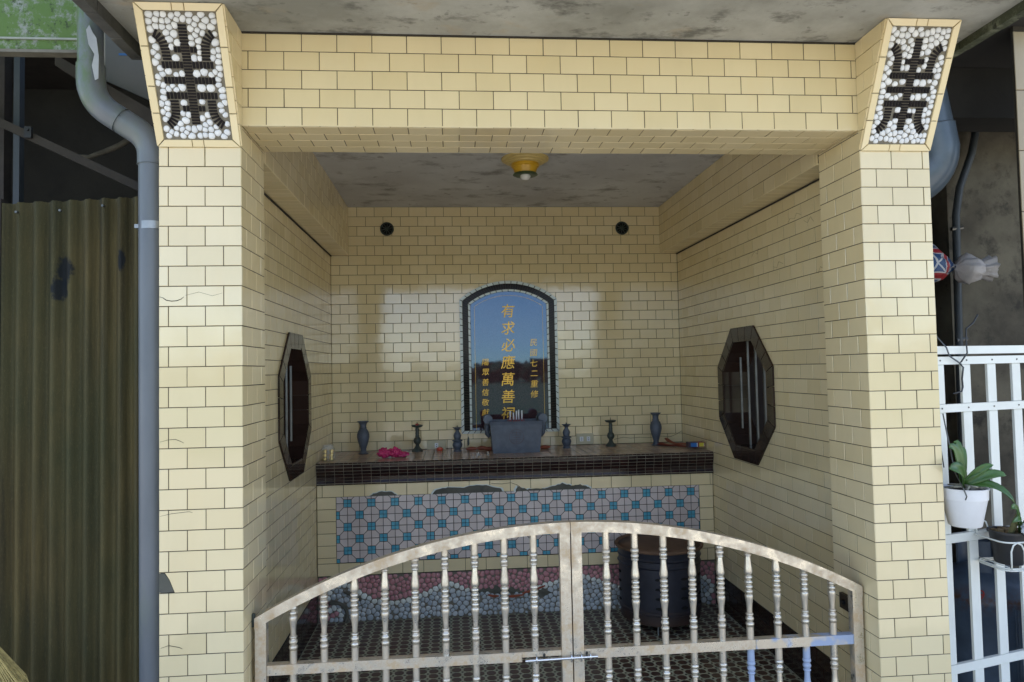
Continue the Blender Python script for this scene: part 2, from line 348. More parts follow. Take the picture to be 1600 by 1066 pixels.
def tiles(parent, name, o, u, v, W, H, mat=None, tw=.109, th=.0615, start=lambda k: 0, rows=None, gap=.0022, thick=.004, bev=.0011,
          keep=None, hole=None, skip=None, limit=300, tilt=.0035, vstart=0.0, prio=None, pick=None):
    """tiles in the plane o + a*u + b*v (b downwards), 0..W x 0..H; v is down so normal = v x u ... chosen towards nrm"""
    mat = mat or CREAM; o = Vector(o); u = Vector(u).normalized(); v = Vector(v).normalized(); nrm = v.cross(u).normalized() if pick is None else Vector(pick)
    items = []
    k = 0; b = vstart
    while b < H-1e-4:
        b0, b1 = max(b, 0), min(b+th, H)
        a = start(k) - tw*20
        while a < W-1e-4:
            a0, a1 = max(a, 0), min(a+tw, W)
            if a1-a0 > .004 and b1-b0 > .004:
                g = gap/2; r = [(a0+g, b0+g), (a1-g, b0+g), (a1-g, b1-g), (a0+g, b1-g)]
                if not (skip and skip((a0+a1)/2, (b0+b1)/2)):
                    polys = [r]; full = True
                    if keep: q = inside(r, keep); full = abs(area(q)-area(r)) < 1e-7; polys = [q] if area(q) > 3e-5 else []
                    if hole and polys:
                        q = []
                        for p_ in polys: q += outside(p_, hole)
                        if abs(sum(map(area, q))-sum(map(area, polys))) > 1e-7: polys = q; full = False
                    if polys: items.append((r, polys, full))
            a += tw
        b += th; k += 1
    def cen(r): return o + u*((r[0][0]+r[2][0])/2) + v*((r[0][1]+r[2][1])/2)
    items.sort(key=lambda it: (cen(it[0])-(prio or CAM)).length)
    rot0 = Matrix((u, nrm.cross(u), nrm)).transposed().to_quaternion()
    for i, (r, polys, full) in enumerate(items[:limit]):
        c = cen(r)
        if full:
            q = rot0 @ Vector((random.gauss(0, tilt), random.gauss(0, tilt), 0)).to_track_quat('Z', 'Y') if False else rot0.copy()
            from mathutils import Euler
            q = rot0 @ Euler((random.gauss(0, tilt), random.gauss(0, tilt), 0)).to_quaternion()
            link_mesh(name, tilemesh(r[1][0]-r[0][0], r[2][1]-r[1][1], mat, name, thick, bev), c + nrm*random.uniform(-.0003, .0003), parent, q)
        else:
            mb = MB()
            for p_ in polys: mb.prism(p_, o, u, v, nrm, thick, 0)
            mb.build(name, mat, parent, c)
    rest = items[limit:]
    if rest:
        mb = MB()
        for r, polys, full in rest:
            t1, t2 = random.gauss(0, tilt*.8), random.gauss(0, tilt*.8)
            n0 = len(mb.v); c = cen(r)
            for p_ in polys: mb.prism(p_, o, u, v, nrm, thick, bev if full else 0)
            if full:
                for j in range(n0, len(mb.v)):
                    d = mb.v[j]-c; mb.v[j] = mb.v[j] + nrm*(d.dot(u)*t1 + d.dot(v)*t2)
        tag(mb.build(name+'_field', mat, parent), kind='stuff')
X_, Y_, Z_ = Vector((1, 0, 0)), Vector((0, 1, 0)), Vector((0, 0, 1))
TW, TH = .109, .0615
alt = lambda a0, a1=None: (lambda k: a0 if k % 2 == 0 else (a0+TW/2 if a1 is None else a1))

# ------------------------------------------------------------------ pebble packing
def raydist(px, py, dx, dy, rect):
    """distance along ray to an oriented rect (cx,cy,hx,hy,ang)"""
    cx, cy, hx, hy, an = rect; c, s_ = math.cos(-an), math.sin(-an)
    x, y = px-cx, py-cy; x, y = x*c-y*s_, x*s_+y*c; ax, ay = dx*c-dy*s_, dx*s_+dy*c
    t0, t1 = -1e9, 1e9
    for p_, d_, h_ in ((x, ax, hx), (y, ay, hy)):
        if abs(d_) < 1e-9:
            if abs(p_) > h_: return 1e9
        else:
            a, b = (-h_-p_)/d_, (h_-p_)/d_
            if a > b: a, b = b, a
            t0, t1 = max(t0, a), min(t1, b)
    return t0 if (t0 < t1 and t1 > 0) else 1e9
def rectdist(px, py, rect):
    cx, cy, hx, hy, an = rect; c, s_ = math.cos(-an), math.sin(-an); x, y = px-cx, py-cy; x, y = abs(x*c-y*s_)-hx, abs(x*s_+y*c)-hy
    return math.hypot(max(x, 0), max(y, 0)) if max(x, y) > 0 else max(x, y)
def pack(dom, W, H, dmin, dmax, rects=(), clear=.004, tries=9000, seeds=None, rng=random):
    pts = list(seeds or [])
    cell = {}; 
    for p in pts: cell.setdefault((int(p[0]/dmax), int(p[1]/dmax)), []).append(p)
    for d in (dmax, (dmax*2+dmin)/3, (dmax+dmin*2)/3, dmin):
        for _ in range(tries):
            x, y = rng.uniform(0, W), rng.uniform(0, H)
            if not dom(x, y): continue
            i, j = int(x/dmax), int(y/dmax); ok = True
            for a in (-1, 0, 1):
                for b in (-1, 0, 1):
                    for q in cell.get((i+a, j+b), ()):
                        if (q[0]-x)**2+(q[1]-y)**2 < d*d: ok = False; break
                    if not ok: break
                if not ok: break
            if not ok: continue
            if any(rectdist(x, y, r_) < clear for r_ in rects): continue
            p = (x, y); pts.append(p); cell.setdefault((i, j), []).append(p)
    return pts
def pebble_polys(pts, W, H, rmax, gap, rects=(), nd=12, near=.05):
    out = []
    for p in pts:
        nb = [q for q in pts if q is not p and abs(q[0]-p[0]) < near and abs(q[1]-p[1]) < near]
        rc = [r_ for r_ in rects if rectdist(p[0], p[1], r_) < rmax*1.5]
        rad = []
        for k in range(nd):
            th = 2*math.pi*k/nd; dx, dy = math.cos(th), math.sin(th); t = rmax
            for q in nb:
                ex, ey = q[0]-p[0], q[1]-p[1]; L = math.hypot(ex, ey); dd = (dx*ex+dy*ey)/L
                if dd > .05: t = min(t, (L/2-gap)/dd)
            for r_ in rc: t = min(t, raydist(p[0], p[1], dx, dy, r_)-gap)
            if dx > 1e-6: t = min(t, (W-p[0]-gap)/dx)
            if dx < -1e-6: t = min(t, (gap-p[0])/dx)
            if dy > 1e-6: t = min(t, (H-p[1]-gap)/dy)
            if dy < -1e-6: t = min(t, (gap-p[1])/dy)
            rad.append(max(t, .0015))
        mn = min(rad)
        rad = [min(r_, mn*1.5) for r_ in rad]
        sm = [min(rad[k], (rad[k-1]+2*rad[k]+rad[(k+1) % nd])/4*1.02) for k in range(nd)]
        out.append([(p[0]+sm[k]*math.cos(2*math.pi*k/nd), p[1]+sm[k]*math.sin(2*math.pi*k/nd)) for k in range(nd)])
    return out
def pebble_into(mb, poly, o, u, v, nrm, h):
    ar = sum(poly[i][0]*poly[(i+1) % len(poly)][1]-poly[(i+1) % len(poly)][0]*poly[i][1] for i in range(len(poly)))
    if ar*(u.cross(v).dot(nrm)) < 0: poly = poly[::-1]
    n = len(poly); cx = sum(p[0] for p in poly)/n; cy = sum(p[1] for p in poly)/n
    P = lambda a, b, c: o+u*a+v*b+nrm*c
    vs = []
    for k, z in ((1, 0), (.94, .6), (.6, .95)): vs += [P(cx+(a-cx)*k, cy+(b-cy)*k, z*h) for a, b in poly]
    vs.append(P(cx, cy, h))
    fs = [(l*n+i, l*n+(i+1) % n, (l+1)*n+(i+1) % n, (l+1)*n+i) for l in range(2) for i in range(n)] + [(2*n+i, 2*n+(i+1) % n, 3*n) for i in range(n)]
    mb.add(vs, fs)

# ------------------------------------------------------------------ ground, far field
gr = MB(); gr.add([(-600, -900, -.15), (600, -900, -.15), (600, 40, -.15), (-600, 40, -.15)], [(0, 1, 2, 3)])
a = N('field_and_yard_ground'); sep = a.n('ShaderNodeSeparateXYZ'); a.l(a.pos.outputs['Position'], sep.inputs[0])
far = a.ramp(a.math('ADD', a.math('MULTIPLY', sep.outputs[1], -.05), a.math('MULTIPLY', a.noise(.4, 4), .5)), .82, .9)
gcol = a.mix(far, a.mix(a.ramp(a.noise(2, 8, .65), .35, .65), (.42, .395, .35), (.31, .29, .25)), a.mix(a.noise(3, 6), (.06, .09, .03), (.11, .11, .05)))
tag(gr.build('ground', a.out(gcol, .9), org=(0, 0, -.15)), 'pale concrete yard running out to a green field', kind='structure')
tr = MB(); rng = random.Random(3)
for i in range(110):
    x = -110+i*2+rng.uniform(-1, 1); y = -75+rng.uniform(-6, 6); hh = rng.uniform(1.1, 2.6) + (1.3 if 70 < i < 80 or 30 < i < 36 else 0)
    hh *= 2.7 if (x < -15 or x > 32) else 1  # unseen side trees raised to darken the reflections in the pillars
    for k in range(42):
        c = Vector((x+rng.gauss(0, 1.3), y+rng.gauss(0, 1.2), -.15+rng.uniform(.05, 1)**.7*hh)); s_ = rng.uniform(.35, .8)
        a1 = Vector((rng.uniform(-1, 1), rng.uniform(-1, 1), rng.uniform(-1, 1))).normalized()*s_; b1 = a1.orthogonal().normalized()*s_
        tr.add([c+a1, c+b1, c-a1, c-b1], [(0, 1, 2, 3)])
tag(tr.build('treeline', plain('far_foliage', (.05, .075, .03), .8, var=.5, scale=1)), 'far dark treeline beyond the field', kind='stuff')
for i, (z0, z1, y) in enumerate(((7.6, 9.3, -34), (6.0, 8.7, -33))):
    mb = MB(); mb.tube([(-45+j*5.6, y, z0+(z1-z0)*j/15-1.1*math.sin(math.pi*j/15)) for j in range(16)], .05, 5)
    tag(mb.build('power_line', CABLE), ('upper' if i == 0 else 'lower')+' black power cable strung across the sky before the yard', 'cable', 'power cables crossing the open sky')

# ------------------------------------------------------------------ awning and roof
t = thing('concrete_awning', (0.37, -.3, 2.422), 'stained grey concrete awning slab over the shrine front', 'awning')
MB().box(-.985, -.92, 2.422, 1.71, .27, 2.60).build('slab', AWN, t)
for x0, x1, mat_, nm in ((-1.022, -.987, EDGE, 'edge_beam'), (1.712, 1.745, MOSSEDGE, 'edge_beam')):
    n_ = 7
    for i in range(n_):
        y0 = -.92+i*1.05/n_; mb = MB(); zb = (2.387 if x0 < 0 else 2.397)+random.uniform(-.004, .004)
        mb.box(x0, y0+.002, zb, x1, y0+1.05/n_-.002, 2.61); mb.build(nm, mat_, t)
roof = MB().box(-.98, .272, 2.397+.2, 1.70, 2.45, 2.74)
tag(roof.build('roof_slab', CEIL), 'flat concrete roof slab over the shrine room', 'roof')
tag(MB().box(-.752, .268, 2.397, 1.467, 2.44, 2.595).build('inner_ceiling', CEIL), 'stained grey plaster ceiling inside the shrine', kind='structure')

# ------------------------------------------------------------------ front pillars with capitals
def symbol():
    """black strips: list of (cx,cy,hx,hy,ang) in metres of the inner panel, W x H"""
    W, H = .203, .358; out = []
    def strip(uc, vc, ang, L=.0118, T=.0032): out.append((uc*W, vc*H, L, T, ang))
    v_ = .105
    while v_ < .885: strip(.5, v_, 0); v_ += .0238
    for v_ in (.405, .525, .645):
        for sgn in (-1, 1):
            for i in range(6): strip(.5+sgn*(.088+i*.051), v_, math.pi/2, .0094, .0038)
    for v_ in (.287, .748):
        for sgn in (-1, 1):
            for i in range(2): strip(.5+sgn*(.088+i*.051), v_, math.pi/2, .0080, .0038)
    for sgn in (-1, 1):
        for i, (uu, vv, an) in enumerate(((.225, .36, 0), (.222, .335, 0), (.22, .31, 0), (.217, .285, .03), (.213, .26, .08), (.2, .235, .25), (.175, .21, .5), (.145, .187, .75), (.108, .168, 1.05))):
            strip(uu if sgn > 0 else 1-uu, vv, -an*(1 if sgn > 0 else -1))
        for i, (uu, vv, an) in enumerate(((.232, .69, 0), (.232, .715, 0), (.232, .74, 0), (.23, .765, -.03), (.225, .79, -.1), (.21, .815, -.3), (.185, .84, -.55), (.155, .862, -.8), (.12, .88, -1.0))):
            strip(uu if sgn > 0 else 1-uu, vv, -an*(1 if sgn > 0 else -1))
    return W, H, out
SYM = symbol()
def capital(pillar, x0, x1, side, seed):
    zt, zb, yt = 2.4215, 2.059, -.172
    ext = -.0045
    cap = thing('capital', ((x0+x1)/2, -.05, zb), 'forward leaning capital with black long life emblem in white pebbles', None, parent=pillar)
    body = MB(); body.add([(x0, 0, zb), (x1, 0, zb), (x0, 0, zt), (x1, 0, zt), (x0, yt, zt), (x1, yt, zt)], [(0, 1, 5, 4), (2, 3, 1, 0), (4, 5, 3, 2), (0, 4, 2), (1, 3, 5)])
    body.build('core', PGROUT, cap)
    Hf = math.hypot(zt-zb, yt); W = x1-x0; dv = Vector((0, -yt, zb-zt)).normalized(); nr = Vector((0, -(zt-zb), yt)).normalized()
    o = Vector((x0, yt, zt))
    fr = .022
    # trim tiles, mitred
    def trim(poly): MB().prism(poly, o, X_, dv, nr, .007, .001).build('trim_tile', CREAM, cap)
    g = .0011
    cutsx = [0, W*.42 if side < 0 else W*.40, W*.56 if side < 0 else W*.55, W]
    for a, b in zip(cutsx, cutsx[1:]):
        i0 = fr if a == 0 else a; i1 = W-fr if b == W else b
        trim([(a+g, 0), (b-g, 0), (i1-g, fr-g), (i0+g, fr-g)]); trim([(a+g, Hf), (b-g, Hf), (i1-g, Hf-fr+g), (i0+g, Hf-fr+g)])
    cutsy = [0, Hf*.29, Hf*.565, Hf*.755, Hf] if side < 0 else [0, Hf*.28, Hf*.55, Hf*.76, Hf]
    for a, b in zip(cutsy, cutsy[1:]):
        i0 = fr if a == 0 else a; i1 = Hf-fr if b == Hf else b
        trim([(0, a+g), (0, b-g), (fr-g, i1-g), (fr-g, i0+g)]); trim([(W, a+g), (W, b-g), (W-fr+g, i1-g), (W-fr+g, i0+g)])
    # strips and pebbles
    sw, sh, strips = SYM; oi = o + X_*fr + dv*fr; sx, sy = (W-2*fr)/sw, (Hf-2*fr)/sh; iw, ih = W-2*fr, Hf-2*fr
    rects = [(cx*sx, cy*sy, hx, hy, an) for cx, cy, hx, hy, an in strips]
    for cx, cy, hx, hy, an in rects:
        q = Matrix((X_, nr.cross(X_), nr)).transposed().to_quaternion() @ Matrix.Rotation(-an, 3, 'Z').to_quaternion()
        link_mesh('black_strip', tilemesh(round(hx*2, 4), round(hy*2, 4), BLACK, 'black_strip', .0034, .0005), oi+X_*cx+dv*cy, cap, q)
    rg = random.Random(seed)
    seeds = []
    pts = pack(lambda x, y: .008 < x < iw-.008 and .008 < y < ih-.008, iw, ih, .0136, .0225, rects, .0058, 5000, seeds, rg)
    for poly in pebble_polys(pts, iw, ih, .0128, .0007, rects, 12, .04):
        if area(poly) < 1.6e-5: continue
        mb = MB(); pebble_into(mb, poly, oi, X_, dv, nr, .0038); mb.build('pebble', WPEB, cap, smooth=True)
    # side face tiles (triangles)
    for xx, pk in ((x1, X_), (x0, -X_)):
        tri = [(0, 0), (-yt, 0), (-yt, zt-zb)]
        tiles(cap, 'tile', (xx, yt, zt), Y_, -Z_, -yt, zt-zb, th=TH, start=alt(.02), keep=tri, pick=pk, vstart=-.0065)
    return cap
def pillar(x0, x1, side, label):
    p = thing('tiled_pillar', ((x0+x1)/2, .13, -.15), label, 'pillar', 'front pillars of the shrine')
    inset = .004
    ic = .0014; MB().box(x0+ic, ic, -.15, x1-ic, .267, 2.4215).build('core', GROUT, p)
    Hh = 2.059+.15
    inner = x1 if side < 0 else x0
    # front face; joints anchored at inner edge
    if side < 0: st = lambda k: ((x1-x0) - (0 if k % 2 == 0 else TW/2)) % TW
    else: st = lambda k: (0 if k % 2 == 0 else TW/2)
    dmg = (lambda a, b: side < 0 and abs(b-1.322) < .02 and a < .05)
    tiles(p, 'tile', (x0, inset, 2.059), X_, -Z_, x1-x0, Hh, start=st, pick=-Y_, skip=dmg)
    # inner side and outer side
    tiles(p, 'tile', (inner-(inset if side < 0 else -inset), .0, 2.059+TH*5), Y_, -Z_, .267, Hh+TH*5, start=alt(0), pick=(X_ if side < 0 else -X_), skip=None)
    out_ = x0 if side < 0 else x1
    tiles(p, 'tile', (out_-(-inset if side < 0 else inset), .0, 2.059+TH*5), Y_, -Z_, .267, Hh+TH*5, start=alt(0), pick=(-X_ if side < 0 else X_), limit=0)
    capital(p, x0, x1, side, 5 if side < 0 else 11)
    return p
PL = pillar(-.888, -.642, -1, 'cream tiled pillar beside the grey drainpipe, with chipped and cracked tiles')
PR = pillar(1.36, 1.603, 1, 'cream tiled pillar beside the white metal fence')
# damage on the left pillar: broken corner and cracks
mb = MB(); mb.prism([(.001, .002), (.016, .003), (.029, .021), (.043, .057), (.02, .059), (.001, .059)], Vector((-.888, .0012, .7675)), X_, -Z_, -Y_, .0016, 0); mb.build('exposed_mortar', CEM, PL)
MB().prism([(.018, .0012), (.0814, .0012), (.0814, .0603), (.046, .0603), (.031, .022)], Vector((-.888, .004, .7675)), X_, -Z_, -Y_, .004, 0).build('tile', CREAM, PL)['label'] = 'tile with its corner broken away'
def crack(parent, pts, wd=.0010):
    mb = MB(); mb.tube([(x, -.0002, z) for x, z in pts], [wd*(.25+.75*math.sin(math.pi*(i+.5)/len(pts))) for i in range(len(pts))], 4); mb.build('crack', GROUT, parent)
crack(PL, [(-.887, 1.597), (-.875, 1.593), (-.866, 1.586), (-.850, 1.583), (-.835, 1.584), (-.822, 1.589), (-.814, 1.596)], .0016)
crack(PL, [(-.885, 1.157), (-.86, 1.163), (-.84, 1.164), (-.825, 1.158), (-.815, 1.152)]); crack(PL, [(-.883, .545), (-.86, .552), (-.83, .545), (-.82, .54)], .001)
crack(PL, [(-.885, .935), (-.85, .942), (-.80, .946), (-.79, .943)], .0009); crack(PL, [(-.81, 1.60), (-.77, 1.61), (-.73, 1.598), (-.70, 1.606)], .0006)

# ------------------------------------------------------------------ front beam
t = thing('front_beam', (.36, .13, 2.1255), 'cream tiled lintel beam between the two front pillars', 'beam')
MB().box(-.641, .0014, 2.1272, 1.359, .262, 2.4215).build('core', GROUT, t)
bw = 2.0; RH = (2.4215-2.1255)/5
tiles(t, 'tile', (-.641, .004, 2.4215), X_, -Z_, bw, .296, th=RH, start=lambda k: (.075 if k % 2 == 0 else .075+TW/2), pick=-Y_)
tiles(t, 'tile', (-.641, .0, 2.1298), X_, Y_, bw, .267, th=.0645, start=lambda k: (.02 if k % 2 == 0 else .02+TW/2), pick=-Z_, vstart=-.055, thick=.0043)
tiles(t, 'tile', (-.641, .262, 2.397), X_, -Z_, bw, .27, th=TH, start=alt(0), pick=Y_, limit=0)
# dark strip standing in for the shadow line under the awning
MB().box(-.641, -.005, 2.4165, 1.359, .002, 2.4215).build('shadow_strip', GROUT, t)

# ------------------------------------------------------------------ room walls
XL, XR, YB = -.754, 1.4685, 2.282
bwall = thing('back_wall', (.36, YB+.06, 0), 'glossy cream tiled back wall behind the altar', 'wall')
MB().box(XL-.12, YB+.0014, -.1, XR+.13, YB+.16, 2.596).build('core', GROUT, bwall)
# arch outline of plaque in local coords (a along X from XL, b down from 2.397)
PX0, PX1, PZ0, PZS, PZA = .0445, .6695, .954, 1.803, 1.921
def arch(inset, zb_in=None, n=14):
    """outline points (x,z), bottom-left first, clockwise over the arch"""
    c = (PX0+PX1)/2; hw = (PX1-PX0)/2; sag = PZA-PZS; Rr = (hw*hw+sag*sag)/(2*sag); cz = PZA-Rr
    r_ = Rr-inset; hw2 = hw-inset; pts = [(c-hw2, PZ0+(inset if zb_in is None else zb_in))]
    th = math.asin(hw2/r_)
    for i in range(n+1):
        q = -th+2*th*i/n; pts.append((c+r_*math.sin(q), cz+r_*math.cos(q)))
    pts.append((c+hw2, pts[0][1])); return pts
hole = [(x-XL, 2.397-z) for x, z in arch(.012)]
tiles(bwall, 'tile', (XL, YB+.004, 2.397), X_, -Z_, XR-XL, 2.397-.8655, start=lambda k: (0 if k % 2 == 1 else TW/2), pick=-Y_, hole=hole, limit=300, prio=Vector((.36, YB, 1.45)))
# vents
for x, lb in ((-.402, 'round dark green vent above the left vase'), (1.106, 'round dark green vent above the right vase')):
    vt = thing('round_vent', (x, YB, 2.256), lb, 'vent', 'round vents high on the back wall')
    mb = MB(); o_ = Vector((x, YB-.001, 2.256))
    mb.add([o_+Vector((.041*math.cos(q), 0, .041*math.sin(q))) for q in [i*math.pi/12 for i in range(24)]]+[o_+Vector((.041*math.cos(q), -.006, .041*math.sin(q))) for q in [i*math.pi/12 for i in range(24)]], [(i, (i+1) % 24, 24+(i+1) % 24, 24+i) for i in range(24)]+[tuple(range(24, 48))[::-1]])
    mb.build('back_plate', BLACKHOLE, vt)
    mb = MB(); mb.tube([o_+Vector((.039*math.cos(i*math.pi/12), -.008, .039*math.sin(i*math.pi/12))) for i in range(25)], .0045, 6); mb.build('rim', VENTM, vt, smooth=True)
    for i in range(10):
        q = i*math.pi/5+.2; mb = MB(); mb.tube([o_+Vector((.008*math.cos(q), -.009, .008*math.sin(q))), o_+Vector((.037*math.cos(q), -.009, .037*math.sin(q)))], .0026, 5); mb.build('spoke', VENTM, vt)
    mb = MB(); mb.tube([o_+Vector((0, -.004, 0)), o_+Vector((0, -.012, 0))], .009, 10); mb.build('hub', VENTM, vt)
# sockets
for x0, x1, z0, z1, two, lb in ((-.172, -.052, .855, .92, False, 'cream wall socket plate between candlestick and tiny red candle cup'), (.775, .886, .868, .936, True, 'cream wall socket plate with socket and switch, between the right candlesticks')):
    sk = thing('wall_socket', ((x0+x1)/2, YB, z0), lb, 'socket')
    mb = MB(); mb.prism([(x0, z0), (x1, z0), (x1, z1), (x0, z1)], Vector((0, YB, 0)), X_, Z_, -Y_, .009, .002); mb.build('plate', SOCK, sk)
    for dx in ((.0,) if not two else (-.022, .022)):
        cx, cz = (x0+x1)/2+dx, (z0+z1)/2; MB().box(cx-.011, YB-.012, cz-.015, cx+.011, YB-.0085, cz+.015).build('socket_insert', WPLAST, sk)
        for dz in (-.006, .006): MB().box(cx-.003, YB-.0128, cz+dz-.002, cx+.003, YB-.0118, cz+dz+.002).build('slot', BPLAST, sk)

# plaque
pq = thing('memorial_plaque', ((PX0+PX1)/2, YB, PZ0), 'arched polished granite plaque with gold characters in a black and pale mosaic frame', 'plaque')
core = MB(); core.prism(arch(.004), Vector((0, YB+.002, 0)), X_, Z_, -Y_, .0132, 0); core.build('mortar_bed', GROUT, pq)
def ring(i0, i1, step, name, mat, h, bottom):
    A, B = arch(i0, zb_in=i0 if bottom else .022), arch(i1, zb_in=i1 if bottom else .022)
    # resample both by equal segments: left side, arc, right side
    def seg(P0, P1, Q0, Q1):
        L = math.hypot(P1[0]-P0[0], P1[1]-P0[1]); n = max(1, round(L/step))
        for i in range(n):
            t0, t1 = (i+.06)/n, (i+.94)/n
            f = lambda P, Q, t_: (P[0]+(Q[0]-P[0])*t_, P[1]+(Q[1]-P[1])*t_)
            MB().prism([f(P0, P1, t0), f(P0, P1, t1), f(Q0, Q1, t1), f(Q0, Q1, t0)], Vector((0, YB-.007, 0)), X_, Z_, -Y_, h, .0006).build(name, mat, pq)
    n = 14
    seg(A[0], A[1], B[0], B[1]); 
    # arc: continuous param
    c = (PX0+PX1)/2; hw = (PX1-PX0)/2; sag = PZA-PZS; Rr = (hw*hw+sag*sag)/(2*sag); cz = PZA-Rr
    tA, tB = math.asin((hw-i0)/(Rr-i0)), math.asin((hw-i1)/(Rr-i1)); L = 2*tA*(Rr-i0); m_ = round(L/step)
    for i in range(m_):
        pts = []
        for r_, th, fr_ in ((Rr-i0, tA, (i+.06)/m_), (Rr-i0, tA, (i+.94)/m_), (Rr-i1, tB, (i+.94)/m_), (Rr-i1, tB, (i+.06)/m_)):
            q = -th+2*th*fr_; pts.append((c+r_*math.sin(q), cz+r_*math.cos(q)))
        MB().prism(pts, Vector((0, YB-.007, 0)), X_, Z_, -Y_, h, .0006).build(name, mat, pq)
    seg(A[-2], A[-1], B[-2], B[-1])
    if bottom: seg(A[-1], A[0], B[-1], B[0])
ring(.001, .019, .040, 'pale_mosaic', PALEM, .006, True)
ring(.0205, .054, .0165, 'black_mosaic', BLACK, .005, False)
ring(.0555, .069, .040, 'pale_mosaic', PALEM, .006, False)
gp = MB(); gp.prism(arch(.0705, zb_in=.022), Vector((0, YB-.004, 0)), X_, Z_, -Y_, .009, 0); gp.build('granite_panel', GRANITE, pq)
A = arch(.095, zb_in=.022); mb = MB()
for p_, q_ in zip(A, A[1:-1]+[A[-1]]): 
    d = math.hypot(q_[0]-p_[0], q_[1]-p_[1])
    if d > 1e-4: mb.tube([(p_[0], YB-.0132, p_[1]), (q_[0], YB-.0132, q_[1])], .0010, 4)
mb.build('gold_border', GOLD, pq)
def glyph(ch, cx, cz, size, bold):
    cu = bpy.data.curves.new('char', 'FONT'); cu.body = ch; cu.size = size; cu.extrude = .0006; cu.offset = bold; cu.align_x = 'CENTER'; cu.align_y = 'CENTER'; cu.shear = .12
    cu.resolution_u = 3
    tmp = bpy.data.objects.new('char', cu); COL.objects.link(tmp)
    bpy.context.view_layer.update()
    dg = bpy.context.evaluated_depsgraph_get(); me = bpy.data.meshes.new_from_object(tmp.evaluated_get(dg)); bpy.data.objects.remove(tmp)
    xs = [v.co.x for v in me.vertices]; ys = [v.co.y for v in me.vertices]
    if not xs: return None
    mx_, my_ = (min(xs)+max(xs))/2, (min(ys)+max(ys))/2; k = 1
    for v in me.vertices: v.co.x -= mx_; v.co.y = (v.co.y-my_)
    me.materials.clear(); me.materials.append(GOLD)
    return me
def column(text, x, z0, dz, size, bold, dx=0):
    for i, ch in enumerate(text):
        me = glyph(ch, x, z0, size, bold)
        if me is None: continue
        o_ = link_mesh('character', me, (x+dx*i, YB-.0134, z0-dz*i), pq, Matrix.Rotation(math.pi/2, 3, 'X').to_quaternion())
column('有求必應萬善祠', .354, 1.727, .1085, .090, .0004, -.002)
column('民國七二重修', .512, 1.523, .0655, .050, .0)
column('陽眾善信敬獻', .204, 1.404, .0635, .047, .0, -.001)

# side walls with octagonal windows
def octa(cy_, cz_, ap):
    h_ = ap*math.tan(math.pi/8); return [(cy_-h_, cz_+ap), (cy_+h_, cz_+ap), (cy_+ap, cz_+h_), (cy_+ap, cz_-h_), (cy_+h_, cz_-ap), (cy_-h_, cz_-ap), (cy_-ap, cz_-h_), (cy_-ap, cz_+h_)]
def sidewall(x, sgn, wy, wall_label, win_label, lim):
    """sgn +1: wall faces +X (left wall)"""
    wl = thing('side_wall', (x, 1.27, 0), wall_label, 'wall')
    o8 = octa(wy, 1.206, .272); Y0, Y1, Z0, Z1 = .268, YB+.002, -.1, 2.396
    xi, xo = x-.004*sgn, x-.125*sgn
    rect = [(Y0, Z1), (Y1, Z1), (Y1, Z0), (Y0, Z0)]
    mb = MB()
    vs = [(xx, a, b) for xx in (x-.0014*sgn, xo) for a, b in rect+o8]
    q = [(0, 1, 5, 4), (1, 6, 5), (1, 2, 7, 6), (2, 8, 7), (2, 3, 9, 8), (3, 10, 9), (3, 0, 11, 10), (0, 4, 11)]
    mb.add(vs, q+[tuple(i+12 for i in f)[::-1] for f in q]+[(4+i, 4+(i+1) % 8, 16+(i+1) % 8, 16+i) for i in range(8)])
    mb.build('core', GROUT, wl)
    hl = [(a-Y0, Z1+.001-b) for a, b in octa(wy, 1.206, .28)]
    tiles(wl, 'tile', (xi, Y0, 2.397), Y_, -Z_, YB-Y0, 2.397-.186, start=alt(.03), pick=X_*sgn, hole=hl, limit=lim)
    tiles(wl, 'skirting_tile', (xi, Y0, .1845), Y_, -Z_, YB-Y0, .1845, mat=BROWN, start=alt(.03), pick=X_*sgn, limit=80, thick=.006)
    if sgn > 0 or True:
        wn = thing('octagonal_window', (x, wy, .866), win_label, 'window', 'octagonal windows in the side walls')
        O, I = octa(wy, 1.206, .34), octa(wy, 1.206, .272)
        for i in range(8):
            P0, P1, Q0, Q1 = O[i], O[(i+1) % 8], I[i], I[(i+1) % 8]
            f = lambda P, Q, t_: (P[0]+(Q[0]-P[0])*t_, P[1]+(Q[1]-P[1])*t_)
            for k in range(3):
                t0, t1 = (k+.015)/3, (k+.985)/3
                MB().prism([f(P0, P1, t0), f(P0, P1, t1), f(Q0, Q1, t1), f(Q0, Q1, t0)], Vector((x-.001*sgn, 0, 0)), Y_, Z_, X_*sgn, .010, .0012).build('frame_tile', BROWN, wn)
                a_, b_ = Vector((x+.007*sgn, *f(Q0, Q1, t0))), Vector((x+.007*sgn, *f(Q0, Q1, t1))); dn = (Vector((0, wy, 1.206))-Vector((0, (Q0[0]+Q1[0])/2, (Q0[1]+Q1[1])/2))).normalized()
                back = Vector((-.14*sgn, 0, 0)); mb = MB()
                mb.add([a_, b_, b_+back, a_+back, a_+dn*.006, b_+dn*.006, b_+back+dn*.006, a_+back+dn*.006], [(0, 1, 2, 3), (4, 7, 6, 5), (0, 4, 5, 1), (1, 5, 6, 2), (2, 6, 7, 3), (3, 7, 4, 0)]); mb.build('reveal_tile', BROWN, wn)
        xb = x-.062*sgn
        for k in range(-2, 3):
            yy = wy+k*.095; hz = .272 if abs(k) <= 1 else .272-(abs(yy-wy)-.1127)
            mb = MB(); mb.tube([(xb, yy, 1.206-hz+.006), (xb, yy, 1.206+hz-.006)], .0068, 8); mb.build('window_bar', STEEL, wn, smooth=40)
    return wl
sidewall(XL, 1, 1.245, 'cream tiled left side wall of the shrine', 'octagonal barred window in the left side wall', 300)
